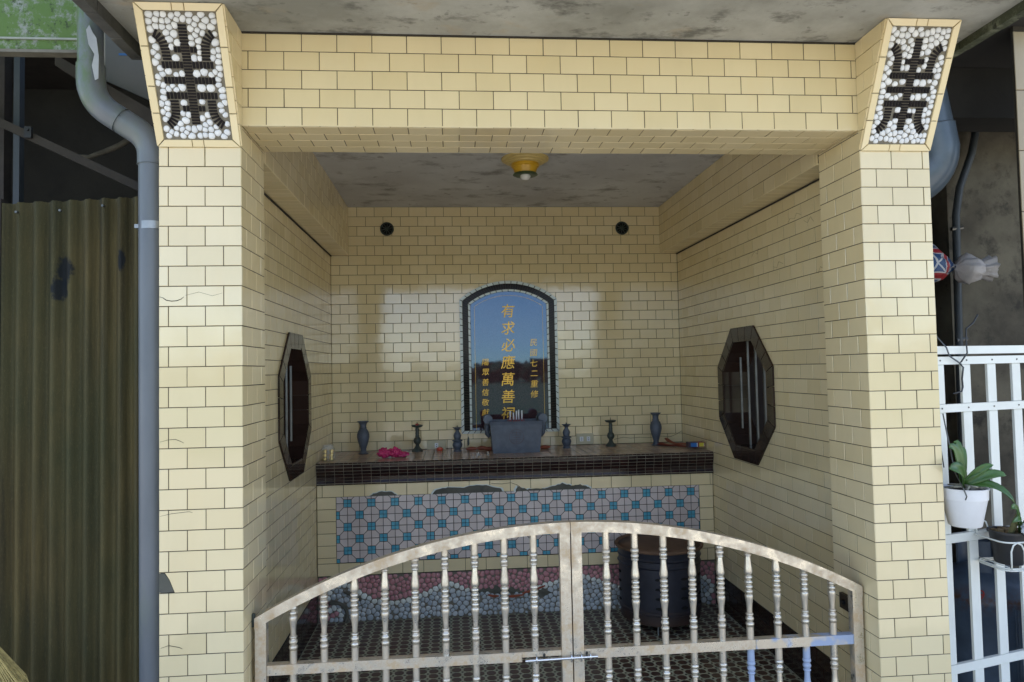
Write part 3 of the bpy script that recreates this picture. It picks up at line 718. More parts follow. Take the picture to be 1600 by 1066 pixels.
RW = sidewall(XR, -1, 1.266, 'cream tiled right side wall of the shrine', 'octagonal barred window in the right side wall', 300)
for x_, pl in ((XR-.0006, [(.62, 1.98), (.66, 1.995), (.68, 1.975), (.72, 1.985), (.74, 1.97)]), (XR-.0006, [(1.02, 1.90), (1.05, 1.91), (1.06, 1.885), (1.10, 1.90), (1.13, 1.88)]), (XR-.0006, [(.80, 1.80), (.84, 1.815), (.86, 1.79), (.90, 1.80)]), (XR-.0006, [(.52, 1.93), (.545, 1.955), (.57, 1.935), (.60, 1.95)]), (XR-.0006, [(1.5, 1.93), (1.56, 1.945), (1.6, 1.93)]), (XR-.0006, [(.44, 1.72), (.48, 1.74), (.50, 1.715)])):
    mb = MB(); mb.tube([(x_, y, z) for y, z in pl], .0004, 4); mb.build('hairline_crack', GROUT, RW)
mb = MB(); mb.tube([(1.02, YB-.001, .893), (1.08, YB-.001, .905), (1.13, YB-.001, .898), (1.19, YB-.001, .902), (1.24, YB-.001, .897), (1.33, YB-.001, .905), (1.39, YB-.001, .900), (1.43, YB-.001, .915), (1.465, YB-.001, .935)], .0013, 4); mb.build('crack', GROUT, bwall)
# side beams
for x0, x1, sgn, lb in ((XL, -.642, 1, 'left'), (1.355, XR, -1, 'right')):
    t = thing('ceiling_beam', ((x0+x1)/2, 1.27, 2.0895), 'tiled box beam along the top of the %s wall' % lb, 'beam', 'box beams under the ceiling')
    MB().box(x0+(.0 if sgn > 0 else .0014), .27, 2.0909, x1-(.0014 if sgn > 0 else 0), YB-.0002, 2.3965).build('core', GROUT, t)
    face = x1-.004 if sgn > 0 else x0+.004
    tiles(t, 'tile', (face, .268, 2.397), Y_, -Z_, YB-.268, .3075, start=alt(.02), pick=X_*sgn, limit=150)
    tiles(t, 'tile', (x0, .268, 2.0938), Y_, X_, YB-.268, x1-x0, tw=.0615, th=.112, start=lambda k: 0, pick=-Z_, limit=80, thick=.0043)

for x0, x1, lb in ((XL+.0002, XL+.0062, 'left'), (XR-.0062, XR-.0002, 'right')):
    o_ = MB().box(x0, .268, 2.0835, x1, YB-.001, 2.0892).build('dark_sealant', GROUT); tag(o_, 'dark sealant line along the joint of the %s box beam and wall' % lb, 'sealant line')
# ------------------------------------------------------------------ floor
fl = MB().box(XL-.12, -.03, -.15, XR+.13, YB+.1, -.0012).build('shrine_floor', FGROUT, org=(.36, .9, 0))
tag(fl, 'shrine floor of brown octagonal mosaic tiles', kind='structure')
c_ = .0515; items = []
i = 0
while XL+i*c_ < XR:
    j = 0
    while .0+j*c_ < 1.7526:
        items.append((XL+c_/2+i*c_, c_/2+j*c_)); j += 1
    i += 1
def octp(cx, cy, hw, cut): return [(cx-hw+cut, cy-hw), (cx+hw-cut, cy-hw), (cx+hw, cy-hw+cut), (cx+hw, cy+hw-cut), (cx+hw-cut, cy+hw), (cx-hw+cut, cy+hw), (cx-hw, cy+hw-cut), (cx-hw, cy-hw+cut)]
om = MB(); om.prism(octp(0, 0, .0206, .0115), Vector(), X_, Y_, Z_, .005, .001); om = om.mesh('floor_tile', FLOORT)
items = [p for p in items if p[0]+.02 < XR-.006 and p[0]-.02 > XL+.004]
items.sort(key=lambda p: (abs(p[1]-1.12) > .22, abs(p[0]-.36)))
for x, y in items[:300]:
    link_mesh('floor_tile', om, (x, y, -.0045+random.uniform(-.0003, .0003)), fl)
mb = MB(); md = MB()
for x, y in items[300:]: mb.prism(octp(x, y, .0206, .0115), Vector((0, 0, -.0045)), X_, Y_, Z_, .005, .001)
for x, y in items: md.prism([(x+c_/2-.006, y+c_/2), (x+c_/2, y+c_/2-.006), (x+c_/2+.006, y+c_/2), (x+c_/2, y+c_/2+.006)], Vector((0, 0, -.0045)), X_, Y_, Z_, .0045, 0)
tag(mb.build('floor_tile_field', FLOORT, fl), kind='stuff'); tag(md.build('corner_chip_field', FLOORG, fl), kind='stuff')
mb = MB(); mb.add([(1.27, 1.19, .001), (1.31, 1.20, .012), (1.33, 1.235, .004), (1.29, 1.23, .010)], [(0, 1, 3), (1, 2, 3)]); tag(mb.build('dry_leaf', CLAY), 'curled reddish dry leaf on the floor near the right wall', 'leaf')

# ------------------------------------------------------------------ altar
YC = 1.7526
al = thing('altar', (.36, 2.0, 0), 'tiled altar with black mosaic lip, pink and blue panel and pebble base', 'altar')
MB().box(XL+.001, YC+.012, -.003, XR-.001, YB+.002, .855).build('core', CEM, al)
# counter top tiles
MB().box(XL+.001, 1.735, .852, XR-.001, YB+.003, .8642).build('counter_bed', LGROUT, al)
tiles(al, 'counter_tile', (XL+.006, 1.733, .8605), X_, Y_, XR-XL-.012, YB-1.733, mat=TOPT, tw=.052, th=.099, gap=.004, start=lambda k: 0, pick=Z_, limit=200, thick=.0045)
# lip: profile rows (y,z) from top edge down
prof = [(1.7305, .862), (1.7245, .8545), (1.7245, .8375), (1.7275, .8195), (1.7335, .802), (1.7385, .784), (1.7385, .765), (1.7345, .7505), (1.7365, .7425)]
lb_ = MB()
L = len(prof); vs = []
for x in (XL+.001, XR-.001):
    vs += [(x, y+.0002, z) for y, z in prof]+[(x, 1.79, .7425), (x, 1.79, .852)]
n = L+2; lb_.add(vs, [(i, (i+1) % n, n+(i+1) % n, n+i) for i in range(n)]+[tuple(range(n))[::-1], tuple(range(n, 2*n))]); lb_.build('lip_core', plain('lip_grout', (.27, .235, .17), .9, var=.4, scale=40), al)
cols = 45; cw = (XR-XL-.004)/cols; rest = MB(); cnt = 0
jobs = []
for r_ in range(L-1):
    (ya, za), (yb, zb_) = prof[r_], prof[r_+1]
    ncol = cols*2 if r_ == 0 else cols
    for c in range(ncol):
        jobs.append((r_, c, ncol))
jobs.sort(key=lambda j: (j[0] == 0, abs((j[1]+.5)/j[2]-.5)))
for r_, c, ncol in jobs:
    (ya, za), (yb, zb_) = prof[r_], prof[r_+1]; ww = (XR-XL-.004)/ncol; x0 = XL+.002+c*ww
    dv = Vector((0, yb-ya, zb_-za)); Ls = dv.length; dv.normalize(); nr = Vector((0, -1, 0)); nr = (nr-dv*nr.dot(dv)).normalized()
    tg = rest if cnt >= 300 else MB()
    tg.prism([(.001, .0012), (ww-.001, .0012), (ww-.001, Ls-.0012), (.001, Ls-.0012)], Vector((x0, ya+.003, za)), X_, dv, nr, .0045, .0006)
    if cnt < 300: tg.build('lip_tile', LIPM, al)
    cnt += 1
tag(rest.build('lip_tile_field', LIPM, al), kind='stuff')
# cream frame
for q_ in ((XL+.002, .6748, XR-.002, .7422), (XL+.002, .247, XR-.002, .3176), (XL+.002, .3177, -.6505, .6747), (1.3855, .3177, XR-.002, .6747)):
    MB().box(q_[0], YC-.0008, q_[1], q_[2], YC+.012, q_[3]).build('frame_bed', GROUT, al)
MB().box(-.65, YC+.0024, .3177, 1.385, YC+.0119, .6747).build('panel_bed', GROUT, al)
fx0, fx1 = -.650, 1.385
tiles(al, 'frame_tile', (XL+.002, YC+.004, .7422), X_, -Z_, XR-XL-.004, .067, th=.067, tw=.1145, start=lambda k: .028, pick=-Y_, thick=.006)
tiles(al, 'frame_tile', (XL+.002, YC+.004, .6752), X_, -Z_, fx0-XL-.002, .358, th=.0655, tw=.2, start=lambda k: 0, pick=-Y_, thick=.006)
tiles(al, 'frame_tile', (fx1, YC+.004, .6752), X_, -Z_, XR-.002-fx1, .358, th=.0655, tw=.2, start=lambda k: 0, pick=-Y_, thick=.006)
tiles(al, 'frame_tile', (XL+.002, YC+.004, .3172), X_, -Z_, XR-XL-.004, .067, th=.067, tw=.1145, start=lambda k: 0, pick=-Y_, thick=.006)
# ledge strips around the sunk panel
# cement patches where the top tiles broke away
for pts in ([(-.475, .676), (-.44, .690), (-.39, .700), (-.35, .694), (-.32, .676)], [(-.125, .676), (-.10, .70), (-.04, .709), (.03, .703), (.10, .714), (.17, .713), (.25, .696), (.262, .676)],
            [(.335, .676), (.345, .700), (.40, .684), (.45, .690), (.50, .684), (.545, .698), (.60, .712), (.65, .698), (.70, .700), (.745, .688), (.76, .676)]):
    fine = []
    for i in range(len(pts)):
        p_, q_ = pts[i], pts[(i+1) % len(pts)]
        for s_ in range(4):
            t_ = s_/4; fine.append((p_[0]+(q_[0]-p_[0])*t_+random.uniform(-.002, .002), p_[1]+(q_[1]-p_[1])*t_+(random.uniform(-.003, .003) if i < len(pts)-1 else 0)))
    cxm = sum(p[0] for p in fine)/len(fine); fine2 = [(cxm+(x-cxm)*1.05, z+.0035*(1 if z > .68 else 0)) for x, z in fine]
    MB().prism(fine2, Vector((0, YC-.0015, 0)), X_, Z_, -Y_, .0008, 0).build('broken_tile_edge', PALEM, al)
    MB().prism(fine, Vector((0, YC-.0015, 0)), X_, Z_, -Y_, .0018, 0).build('cement_patch', CEM, al)
crack_ = MB(); crack_.tube([(.20, YC-.003, .722), (.26, YC-.003, .718), (.31, YC-.003, .723), (.34, YC-.003, .712), (.36, YC-.003, .70)], .0014, 4); crack_.build('crack', GROUT, al)
# pink and blue panel
cs = .0642; ox = fx0+.95*cs; oz = .675-.55*cs; s_ = .33; yp = YC+.0022
pk = []; bl = []
g = .0016
win = [(fx0+.001, .3182), (fx1-.001, .3182), (fx1-.001, .6745), (fx0+.001, .6745)]
for i in range(-2, 34):
    for j in range(-2, 7):
        x0, z1 = ox+i*cs, oz-j*cs   # top-left node (i,j)
        P = lambda a, b: (x0+a*cs, z1-b*cs); e = g/cs
        if (i+j) % 2 == 0:
            A = [(s_+e, e), (1-e, e), (1-e, 1-s_-e), (1-s_+e*.4, 1-s_-e), (s_+e, s_+e*-.4)]
            B = [(e, s_+e), (s_-e*.4, s_+e), (1-s_-e, 1-s_+e*.4), (1-s_-e, 1-e), (e, 1-e)]
        else:
            A = [(e, e), (1-s_-e, e), (1-s_-e, s_-e*.4), (s_+e*-.4, 1-s_-e), (e, 1-s_-e)]
            B = [(s_+e, 1-s_+e*.4), (1-s_+e*.4, s_+e), (1-e, s_+e), (1-e, 1-e), (s_+e, 1-e)]
        for q in (A, B):
            poly = inside([P(a, b) for a, b in q], win)
            if area(poly) > 4e-5: pk.append(poly)
        if (i+j) % 2 == 0:
            quads = []
            for sx in (-1, 1):
                for sy in (-1, 1):
                    poly = inside([(x0+sx*g*.7, z1+sy*g*.7), (x0+sx*(s_*cs-g), z1+sy*g*.7), (x0+sx*(s_*cs-g), z1+sy*(s_*cs-g)), (x0+sx*g*.7, z1+sy*(s_*cs-g))], win)
                    if area(poly) > 1e-5: quads.append(poly)
            if quads: bl.append(quads)
pk.sort(key=lambda p: -p[0][1]-(.0 if p[0][0] < 10 else 0))
rest = MB()
for k, poly in enumerate(pk):
    tg = MB() if k < 300 else rest
    tg.prism(poly, Vector((0, YC+.0045, 0)), X_, Z_, -Y_, .0035+random.uniform(-.0003, .0003), .0006)
    if k < 300: tg.build('pink_tile', PINKT, al)
tag(rest.build('pink_tile_field', PINKT, al), kind='stuff')
for quads in bl:
    mb = MB()
    for poly in quads: mb.prism(poly, Vector((0, YC+.0045, 0)), X_, Z_, -Y_, .0042, .0005)
    mb.build('blue_tile', BLUET, al)
# pebble base
MB().box(XL+.002, YC+.006, -.002, XR-.002, YC+.03, .2465).build('pebble_bed', PGROUT, al)
PW, PH = XR-XL-.008, .246
WV = [(-.70, .13), (-.69, .165), (-.665, .188), (-.635, .198), (-.605, .200), (-.575, .188), (-.545, .165), (-.50, .13), (-.45, .105), (-.38, .09), (-.32, .09), (-.26, .10), (-.2, .12), (-.14, .145), (-.09, .168), (-.048, .186), (0, .17), (.06, .14), (.1, .125), (.2, .12), (.35, .115), (.44, .13), (.50, .15), (.56, .165), (.62, .185), (.68, .192), (.75, .175), (.82, .15), (.9, .12), (1.0, .10), (1.1, .10), (1.2, .12), (1.28, .15), (1.34, .165), (1.40, .155), (1.435, .125), (1.45, .095), (1.43, .065), (1.39, .045)]
def wave(x):
    if x < WV[0][0]: return -.01
    pts = [p for p in WV if p[0] <= 1.45]
    for p_, q_ in zip(pts, pts[1:]):
        if p_[0] <= x <= q_[0]: return p_[1]+(q_[1]-p_[1])*(x-p_[0])/(q_[0]-p_[0])
    return -.01
seeds = []; acc = 0
for (xa, za), (xb, zb_) in zip(WV, WV[1:]):
    L_ = math.hypot(xb-xa, zb_-za); d = acc
    while d < L_:
        x, z = xa+(xb-xa)*d/L_, za+(zb_-za)*d/L_
        if not (.08 < x < .42): seeds.append((x-XL-.004, PH-z))
        d += .0315
    acc = d-L_
n_w = len(seeds)
spir = [(-.665+.034*math.cos(q), .04+.036*math.sin(q)) for q in (-.1, .75, 1.6, 2.4)]
seeds += [(x-XL-.004, PH-z) for x, z in spir]; n_s = len(seeds)
def broken(x, z):
    c = .122+.015*math.sin(x*9)
    return .07 < x < .53 and abs(z-c) < .017+.006*math.sin(x*31)
def dom(a, b):
    x, z = a+XL+.004, PH-b
    if not (.009 < a < PW-.009 and .009 < b < PH-.006): return False
    if broken(x, z): return False
    if -.61 < x < -.52 and abs(z-(wave(x)-.035)) < .013: return False
    if abs(math.hypot(x+.665, z-.04)-.068) < .014 and x > -.69: return False
    return True
rg = random.Random(21)
pts = pack(dom, PW, PH, .0205, .0315, (), .004, 9000, seeds, rg)
ob = Vector((XL+.004, YC+.006, PH))
lists = {'white_pebble': [], 'pink_pebble': [], 'blue_pebble': []}
for idx, (p, poly) in enumerate(zip(pts, pebble_polys(pts, PW, PH, .0175, .0010, (), 12, .06))):
    x, z = p[0]+XL+.004, PH-p[1]
    if idx < n_s: kk = 'white_pebble'
    elif z > wave(x) or math.hypot(x+.665, z-.04) < .03 or (x > 1.43): kk = 'pink_pebble'
    elif x < -.69: kk = 'pink_pebble'
    else: kk = 'blue_pebble'
    lists[kk].append((x, poly))
MATS = {'white_pebble': CPEB, 'pink_pebble': PPEB, 'blue_pebble': BPEB}
for kk, ls in lists.items():
    ls.sort(key=lambda t_: t_[0] > .9)
    rest = MB()
    for k, (x, poly) in enumerate(ls):
        tg = MB() if k < 300 else rest
        pebble_into(tg, poly, ob, X_, -Z_, -Y_, .0055)
        if k < 300: tg.build(kk, MATS[kk], al, smooth=True)
    if rest.v: tag(rest.build(kk+'_field', MATS[kk], al, smooth=True), kind='stuff')
# broken strip: cement with slivers of brick
mb = MB(); tp = []; bt = []
for i in range(47):
    x = .07+i*.01; c = .122+.015*math.sin(x*9); h_ = .019+.006*math.sin(x*31); e_ = min(1, i/5, (46-i)/5)
    tp.append((x, c+h_*e_+random.uniform(-.003, .003))); bt.append((x, c-h_*e_+random.uniform(-.003, .003)))
mb.prism(tp+bt[::-1], Vector((0, YC+.006, 0)), X_, Z_, -Y_, .005, 0); mb.build('cement_patch', CEM, al)
for x0, z0, x1, z1 in ((.17, .112, .23, .103), (.25, .100, .37, .104), (.36, .112, .49, .148)):
    mb = MB(); mb.tube([(x0, YC-.001, z0), ((x0+x1)/2, YC-.003, (z0+z1)/2-.004), (x1, YC-.001, z1)], [.004, .0085, .004], 6); mb.build('brick_sliver', CLAY, al)
mb = MB(); q0 = [(-.665+.068*math.cos(q), YC-.001, .04+.068*math.sin(q)) for q in [i*.2-.6 for i in range(14)]]; mb.tube(q0, .011, 6); mb.build('cement_curl', CEM, al, smooth=True)
mb = MB(); mb.tube([(-.615, YC, .162), (-.585, YC, .155), (-.55, YC, .135), (-.52, YC, .112)], [.006, .013, .013, .006], 6); mb.build('cement_patch', CEM, al, smooth=True)

# ------------------------------------------------------------------ objects on the altar
ZA = .8655
def lathething(name, x, y, prof, mat, label, cat, group=None, seg=20, flute=0):
    t = thing(name, (x, y, ZA), label, cat, group); return t
vase_p = [(.030, 0), (.031, .004), (.022, .008), (.018, .014), (.017, .028), (.021, .042), (.030, .070), (.0365, .100), (.036, .118), (.029, .138), (.020, .150), (.0185, .158), (.0185, .170), (.021, .180), (.028, .188), (.0335, .192), (.0335, .195), (.028, .193), (.016, .178), (.014, .16)]
def vase(x, y, k, lb):
    t = thing('stone_vase', (x, y, ZA), lb, 'vase', 'pair of grey stone vases on the altar')
    mb = MB(); mb.lathe(x, y, [(r, ZA+z*k) for r, z in vase_p[3:]], 24, 1, .02); mb.build('body', STONE, t, smooth=50)
    mb = MB(); mb.lathe(x, y, [(r, ZA+z*k) for r, z in vase_p[:4]], 24); mb.build('foot', STONE, t, smooth=40)
    mb = MB(); mb.tube([(x+.0205*math.cos(i*math.pi/8), y+.0205*math.sin(i*math.pi/8), ZA+.155*k) for i in range(17)], .0022, 5); mb.build('neck_ring', STONE, t, smooth=True)
vase(-.547, 2.13, 1.0, 'grey stone vase near the left wall of the altar'); vase(1.252, 2.13, 1.03, 'grey stone vase near the right wall of the altar')
tall = [(.034, 0), (.034, .006), (.028, .014), (.018, .022), (.012, .034), (.011, .042), (.020, .052), (.0235, .064), (.020, .078), (.012, .088), (.0135, .094), (.011, .100), (.0125, .112), (.0105, .118), (.0125, .130), (.010, .142), (.012, .146)]
def tallstick(x, y, lb, red):
    t = thing('candlestick', (x, y, ZA), lb, 'candlestick', 'tall dark candlesticks on the altar')
    mb = MB(); mb.lathe(x, y, [(r, ZA+z) for r, z in tall], 18); mb.build('stem', DSTONE, t, smooth=50)
    mb = MB(); mb.lathe(x, y, [(.012, ZA+.1455), (.030, ZA+.150), (.035, ZA+.158), (.035, ZA+.161), (.020, ZA+.156)], 20); mb.build('drip_pan', DSTONE, t, smooth=50)
    mb = MB(); mb.lathe(x, y, [(.0035, ZA+.156), (.0015, ZA+.178)], 6); mb.build('spike', DSTONE, t)
    if red:
        mb = MB()
        for k in range(3): mb.lathe(x-.006+.006*k, y+.003*(k-1), [(.005, ZA+.157), (.006, ZA+.161), (.003, ZA+.168+.004*(k == 1))], 7)
        mb.build('candle_stub', RED, t, smooth=True)
tallstick(-.226, 2.17, 'tall dark candlestick with red wax stub, beside the left vase', True); tallstick(.968, 2.14, 'tall dark candlestick without wax, beside the right vase', False)
gourd = [(.024, 0), (.024, .006), (.019, .012), (.026, .026), (.030, .040), (.027, .052), (.022, .058), (.031, .064), (.031, .068), (.018, .072), (.021, .084), (.0235, .096), (.019, .108), (.012, .118), (.010, .128)]
def gourdstick(x, y, lb):
    t = thing('gourd_candlestick', (x, y, ZA), lb, 'candlestick', 'short gourd shaped candlesticks beside the plaque')
    mb = MB(); mb.lathe(x, y, [(r, ZA+z) for r, z in gourd], 18, 1, .015); mb.build('body', STONE, t, smooth=50)
    mb = MB(); mb.lathe(x, y, [(.010, ZA+.1275), (.022, ZA+.139), (.028, ZA+.143), (.028, ZA+.145), (.014, ZA+.141)], 18); mb.build('drip_pan', STONE, t, smooth=50)
    mb = MB(); mb.lathe(x, y, [(.006, ZA+.141), (.004, ZA+.148), (.001, ZA+.158)], 6); mb.build('spike', DSTONE, t)
gourdstick(.018, 2.11, 'short grey gourd shaped candlestick to the left of the censer'); gourdstick(.687, 2.12, 'short grey gourd shaped candlestick to the right of the censer')
# censer
cx, cy = .362, 2.02
t = thing('stone_censer', (cx, cy, ZA), 'dark grey stone incense trough with round scroll ears before the plaque', 'censer')
def frustum(mb, cx, cy, z0, z1, a0, b0, a1, b1):
    mb.add([(cx-a0, cy-b0, z0), (cx+a0, cy-b0, z0), (cx+a0, cy+b0, z0), (cx-a0, cy+b0, z0), (cx-a1, cy-b1, z1), (cx+a1, cy-b1, z1), (cx+a1, cy+b1, z1), (cx-a1, cy+b1, z1)], [(3, 2, 1, 0), (4, 5, 6, 7), (0, 1, 5, 4), (1, 2, 6, 5), (2, 3, 7, 6), (3, 0, 4, 7)])
mb = MB(); zt = ZA+.185
o4 = [(.137, .085, ZA), (.152, .10, ZA+.165), (.16, .105, zt), (.145, .09, zt), (.142, .088, zt-.02)]
vs = [];
for a_, b_, z in o4: vs += [(cx-a_, cy-b_, z), (cx+a_, cy-b_, z), (cx+a_, cy+b_, z), (cx-a_, cy+b_, z)]
fs = [(l*4+i, l*4+(i+1) % 4, (l+1)*4+(i+1) % 4, (l+1)*4+i) for l in range(4) for i in range(4)]+[(3, 2, 1, 0)]
mb.add(vs, fs); mb.build('trough', STONE, t)
MB().box(cx-.143, cy-.088, zt-.03, cx+.143, cy+.088, zt-.02).build('ash_bed', ASH, t)
for sx in (-1, 1):
    mb = MB(); px = cx+sx*.163; mb.tube([(px, cy-.055, zt+.012), (px, cy+.045, zt+.012)], .027, 18); mb.build('scroll_ear', STONE, t, smooth=40)
    mb = MB(); mb.tube([(px, cy-.01, zt-.008), (px+sx*.006, cy-.01, zt-.04), (px+sx*.004, cy-.01, zt-.075), (px-sx*.012, cy-.01, zt-.095)], [.020, .016, .014, .012], 8); mb.build('side_handle', STONE, t, smooth=True)
# carved emblem on front
yf = lambda z: cy-.085-(z-ZA)/.165*.015-.0005
mb = MB(); cz = ZA+.095
mb.tube([(cx+.043*math.cos(i*math.pi/14), yf(cz+.043*math.sin(i*math.pi/14)), cz+.043*math.sin(i*math.pi/14)) for i in range(29)], .0014, 4)
for k, (x0, z0, x1, z1) in enumerate(((-.026, .024, .026, .024), (0, .036, 0, .010), (-.03, .010, .03, .010), (-.022, -.004, .022, -.004), (-.03, -.018, .03, -.018), (-.016, -.03, .016, -.03), (0, -.004, 0, -.036), (-.022, .024, -.022, .014), (.022, .024, .022, .014))):
    mb.tube([(cx+x0, yf(cz+z0), cz+z0), (cx+x1, yf(cz+z1), cz+z1)], .0013, 4)
mb.build('carved_emblem', plain('worn_red_carving', (.10, .07, .075), .7), t)
for i, (px, h_) in enumerate(((.333, .062), (.356, .052), (.371, .062), (.387, .068), (.404, .064))):
    tq = thing('white_candle', (px, cy, zt-.02), '%s of the five white candles standing in the stone censer' % ('leftmost', 'second from left', 'middle one', 'second from right', 'rightmost')[i], 'candle', 'white candles in the censer')
    dx = random.uniform(-.003, .003)
    mb = MB(); mb.tube([(px, cy, zt-.022), (px+dx*.3, cy, zt+.006)], .0016, 5); mb.build('red_stick', RED, tq)
    mb = MB(); mb.tube([(px+dx*.3, cy, zt+.004), (px+dx, cy, zt-.006+h_)], .0043, 8); mb.build('wax', CANDLE, tq, smooth=40)
    mb = MB(); mb.tube([(px+dx, cy, zt-.007+h_), (px+dx, cy, zt-.001+h_)], .0008, 4); mb.build('wick', BPLAST, tq)
mb = MB()
for k in range(26):
    px, py = cx+random.uniform(-.055, .055), cy+random.uniform(-.05, .05); mb.tube([(px, py, zt-.022), (px+random.uniform(-.012, .012), py+random.uniform(-.01, .01), zt+random.uniform(.0, .03))], .001, 4)
tag(mb.build('incense_stubs', RED), 'burnt red incense stubs in the stone censer', kind='stuff')
# red moon blocks and cups
def moonblock(x, y, lb, ang=0, k=1.0, mat=CLAY):
    mb = MB(); n = 9; vs = []
    for i in range(n):
        q = math.pi*i/(n-1); xx = -math.cos(q)*.034*k; w_ = math.sin(q)*.010*k+.001
        for th in range(6):
            a_ = 2*math.pi*th/6; vs.append((xx, math.sin(q)*.014*k+w_*math.cos(a_)*1.2, max(0, w_*math.sin(a_)*1.2+.010*k)))
    mb.add([Matrix.Rotation(ang, 3, 'Z') @ Vector(v)+Vector((x, y, ZA)) for v in vs], [(i*6+j, i*6+(j+1) % 6, (i+1)*6+(j+1) % 6, (i+1)*6+j) for i in range(n-1) for j in range(6)]+[tuple(range(6))[::-1], tuple(range((n-1)*6, n*6))])
    tag(mb.build('moon_block', mat, org=(x, y, ZA), smooth=True), lb, 'moon block', 'red divination blocks on the altar')
moonblock(.105, 2.13, 'red wooden moon block nearest the left gourd candlestick', .1); moonblock(.168, 2.15, 'red wooden moon block, middle of the three left of the censer', -.1); moonblock(.212, 2.10, 'red wooden moon block touching the left side of the censer', .15)
moonblock(.553, 2.10, 'single red moon block at the right side of the censer', .3, 1.0)
mb = MB(); mb.lathe(-.09, 2.17, [(.017, ZA), (.021, ZA+.008), (.019, ZA+.018), (.010, ZA+.022)], 14); tag(mb.build('candle_cup', plain('orange_red_wax', (.62, .09, .05), .3), smooth=40), 'tiny orange red candle cup under the left socket', 'candle cup')
for x, lb in ((.135, 'left'), (.19, 'right')):
    mb = MB(); mb.lathe(x, 1.86, [(.009, ZA+.0005), (.007, ZA+.012), (.0035, ZA+.022), (.001, ZA+.024)], 8); tag(mb.build('glass_stopper', CLEAR), 'small clear plastic cone before the moon blocks, %s one' % lb, 'cone', 'clear cones on the altar')
mb = MB(); mb.add([(.082, YB-.012, .875), (.094, YB-.012, .89), (.093, YB-.012, .925), (.086, YB-.012, .945), (.080, YB-.012, .91)], [(0, 1, 2, 3, 4)]); mb.tube([(.086, YB-.01, .94), (.083, YB-.01, .975), (.085, YB-.006, .985)], .0012, 4)
tag(mb.build('hanging_tag', DSTONE), 'small dark hanging tag on the wall beside the left gourd candlestick', 'tag')
# crumpled pink bag
def crumple(name, c, rad, mat, label, cat, seed, amp=.45, freq=3.0, cuts=2, flat=None):
    import bmesh
    bm = bmesh.new(); bmesh.ops.create_icosphere(bm, subdivisions=4, radius=1)
    for v in bm.verts:
        d = v.co.normalized(); nn = noise.fractal(d*freq+Vector((seed, 0, 0)), 1.0, 2.2, 4); rdg = abs(noise.noise(d*freq*2.1+Vector((0, seed, 0))))
        v.co = Vector((d.x*rad[0], d.y*rad[1], d.z*rad[2]))*(1+amp*nn-.35*rdg)
    me = bpy.data.meshes.new(name)
    lo = min(v.co.z for v in bm.verts)
    if flat is not None:
        for v in bm.verts: v.co.z = max(v.co.z, flat)
    bm.to_mesh(me); bm.free(); me.materials.append(mat); me.polygons.foreach_set('use_smooth', [True]*len(me.polygons))
    return me
t = thing('pink_plastic_bag', (-.359, 1.90, ZA), 'crumpled knotted magenta plastic bag on the altar', 'plastic bag')
for (dx, dz, rad, sd, nm) in ((-.035, .025, (.043, .035, .026), 3, 'bag_lobe'), (.02, .028, (.030, .03, .030), 9, 'bag_knot'), (.062, .016, (.034, .025, .016), 14, 'bag_tail')):
    link_mesh(nm, crumple(nm, None, rad, PINKBAG, '', '', sd, .5, 2.6, flat=-dz+.001), (-.359+dx, 1.90, ZA+dz), t)
# tins in clear wrap
t = thing('gold_tins', (-.703, 1.83, ZA), 'little pack of gold tins in clear wrap by the left wall', 'tins')
for dx in (-.018, .018):
    for k in range(3):
        mb = MB(); mb.lathe(-.703+dx, 1.83, [(.012, ZA+.002+k*.021), (.0145, ZA+.004+k*.021), (.0145, ZA+.019+k*.021), (.012, ZA+.021+k*.021)], 14); mb.build('tin', GOLDT, t, smooth=40)
mb = MB(); mb.lathe(-.703, 1.83, [(.037, ZA+.0006), (.038, ZA+.03), (.036, ZA+.07), (.030, ZA+.078), (.031, ZA+.09)], 16, .62); mb.build('clear_wrap', CLEAR, t, smooth=True)
# cloth and boxes at right
def ribbon(name, pts, wd, mat, label, cat):
    mb = MB(); vs = []
    for i, p in enumerate(pts):
        p = Vector(p); q = Vector(pts[min(i+1, len(pts)-1)])-Vector(pts[max(i-1, 0)]); sdv = q.cross(Z_).normalized()*wd*(.6+.4*math.sin(i*1.3)); vs += [p-sdv+Z_*.0, p+Z_*.012*abs(math.sin(i*1.7)), p+sdv, p-sdv*.9-Z_*.003, p+sdv*.9-Z_*.003]
    n = len(pts)
    for i in range(n-1):
        a_ = i*5; b_ = a_+5; mb.f += []
        for (c, d) in ((0, 1), (1, 2)): mb.f.append([a_+c, a_+d, b_+d, b_+c]); mb.mi.append(0)
        mb.f.append([a_+4, a_+3, b_+3, b_+4]); mb.mi.append(0)
    mb.v += vs; return tag(mb.build(name, mat, smooth=True), label, cat)
ribbon('red_cloth', [(1.255, 2.16, ZA+.012), (1.28, 2.10, ZA+.008), (1.31, 2.05, ZA+.006), (1.345, 2.0, ZA+.007), (1.375, 1.95, ZA+.006), (1.40, 1.90, ZA+.008), (1.425, 1.88, ZA+.006)], .035, REDCL, 'long crumpled dark red cloth strip on the altar by the right wall', 'cloth')
ribbon('red_cloth', [(1.335, 2.20, ZA+.035), (1.34, 2.15, ZA+.022), (1.36, 2.09, ZA+.010), (1.385, 2.03, ZA+.010), (1.40, 1.97, ZA+.015)], .018, plain('rust_cloth', (.3, .08, .04), .8), 'upturned rust coloured cloth fold behind the dark red strip', 'cloth')
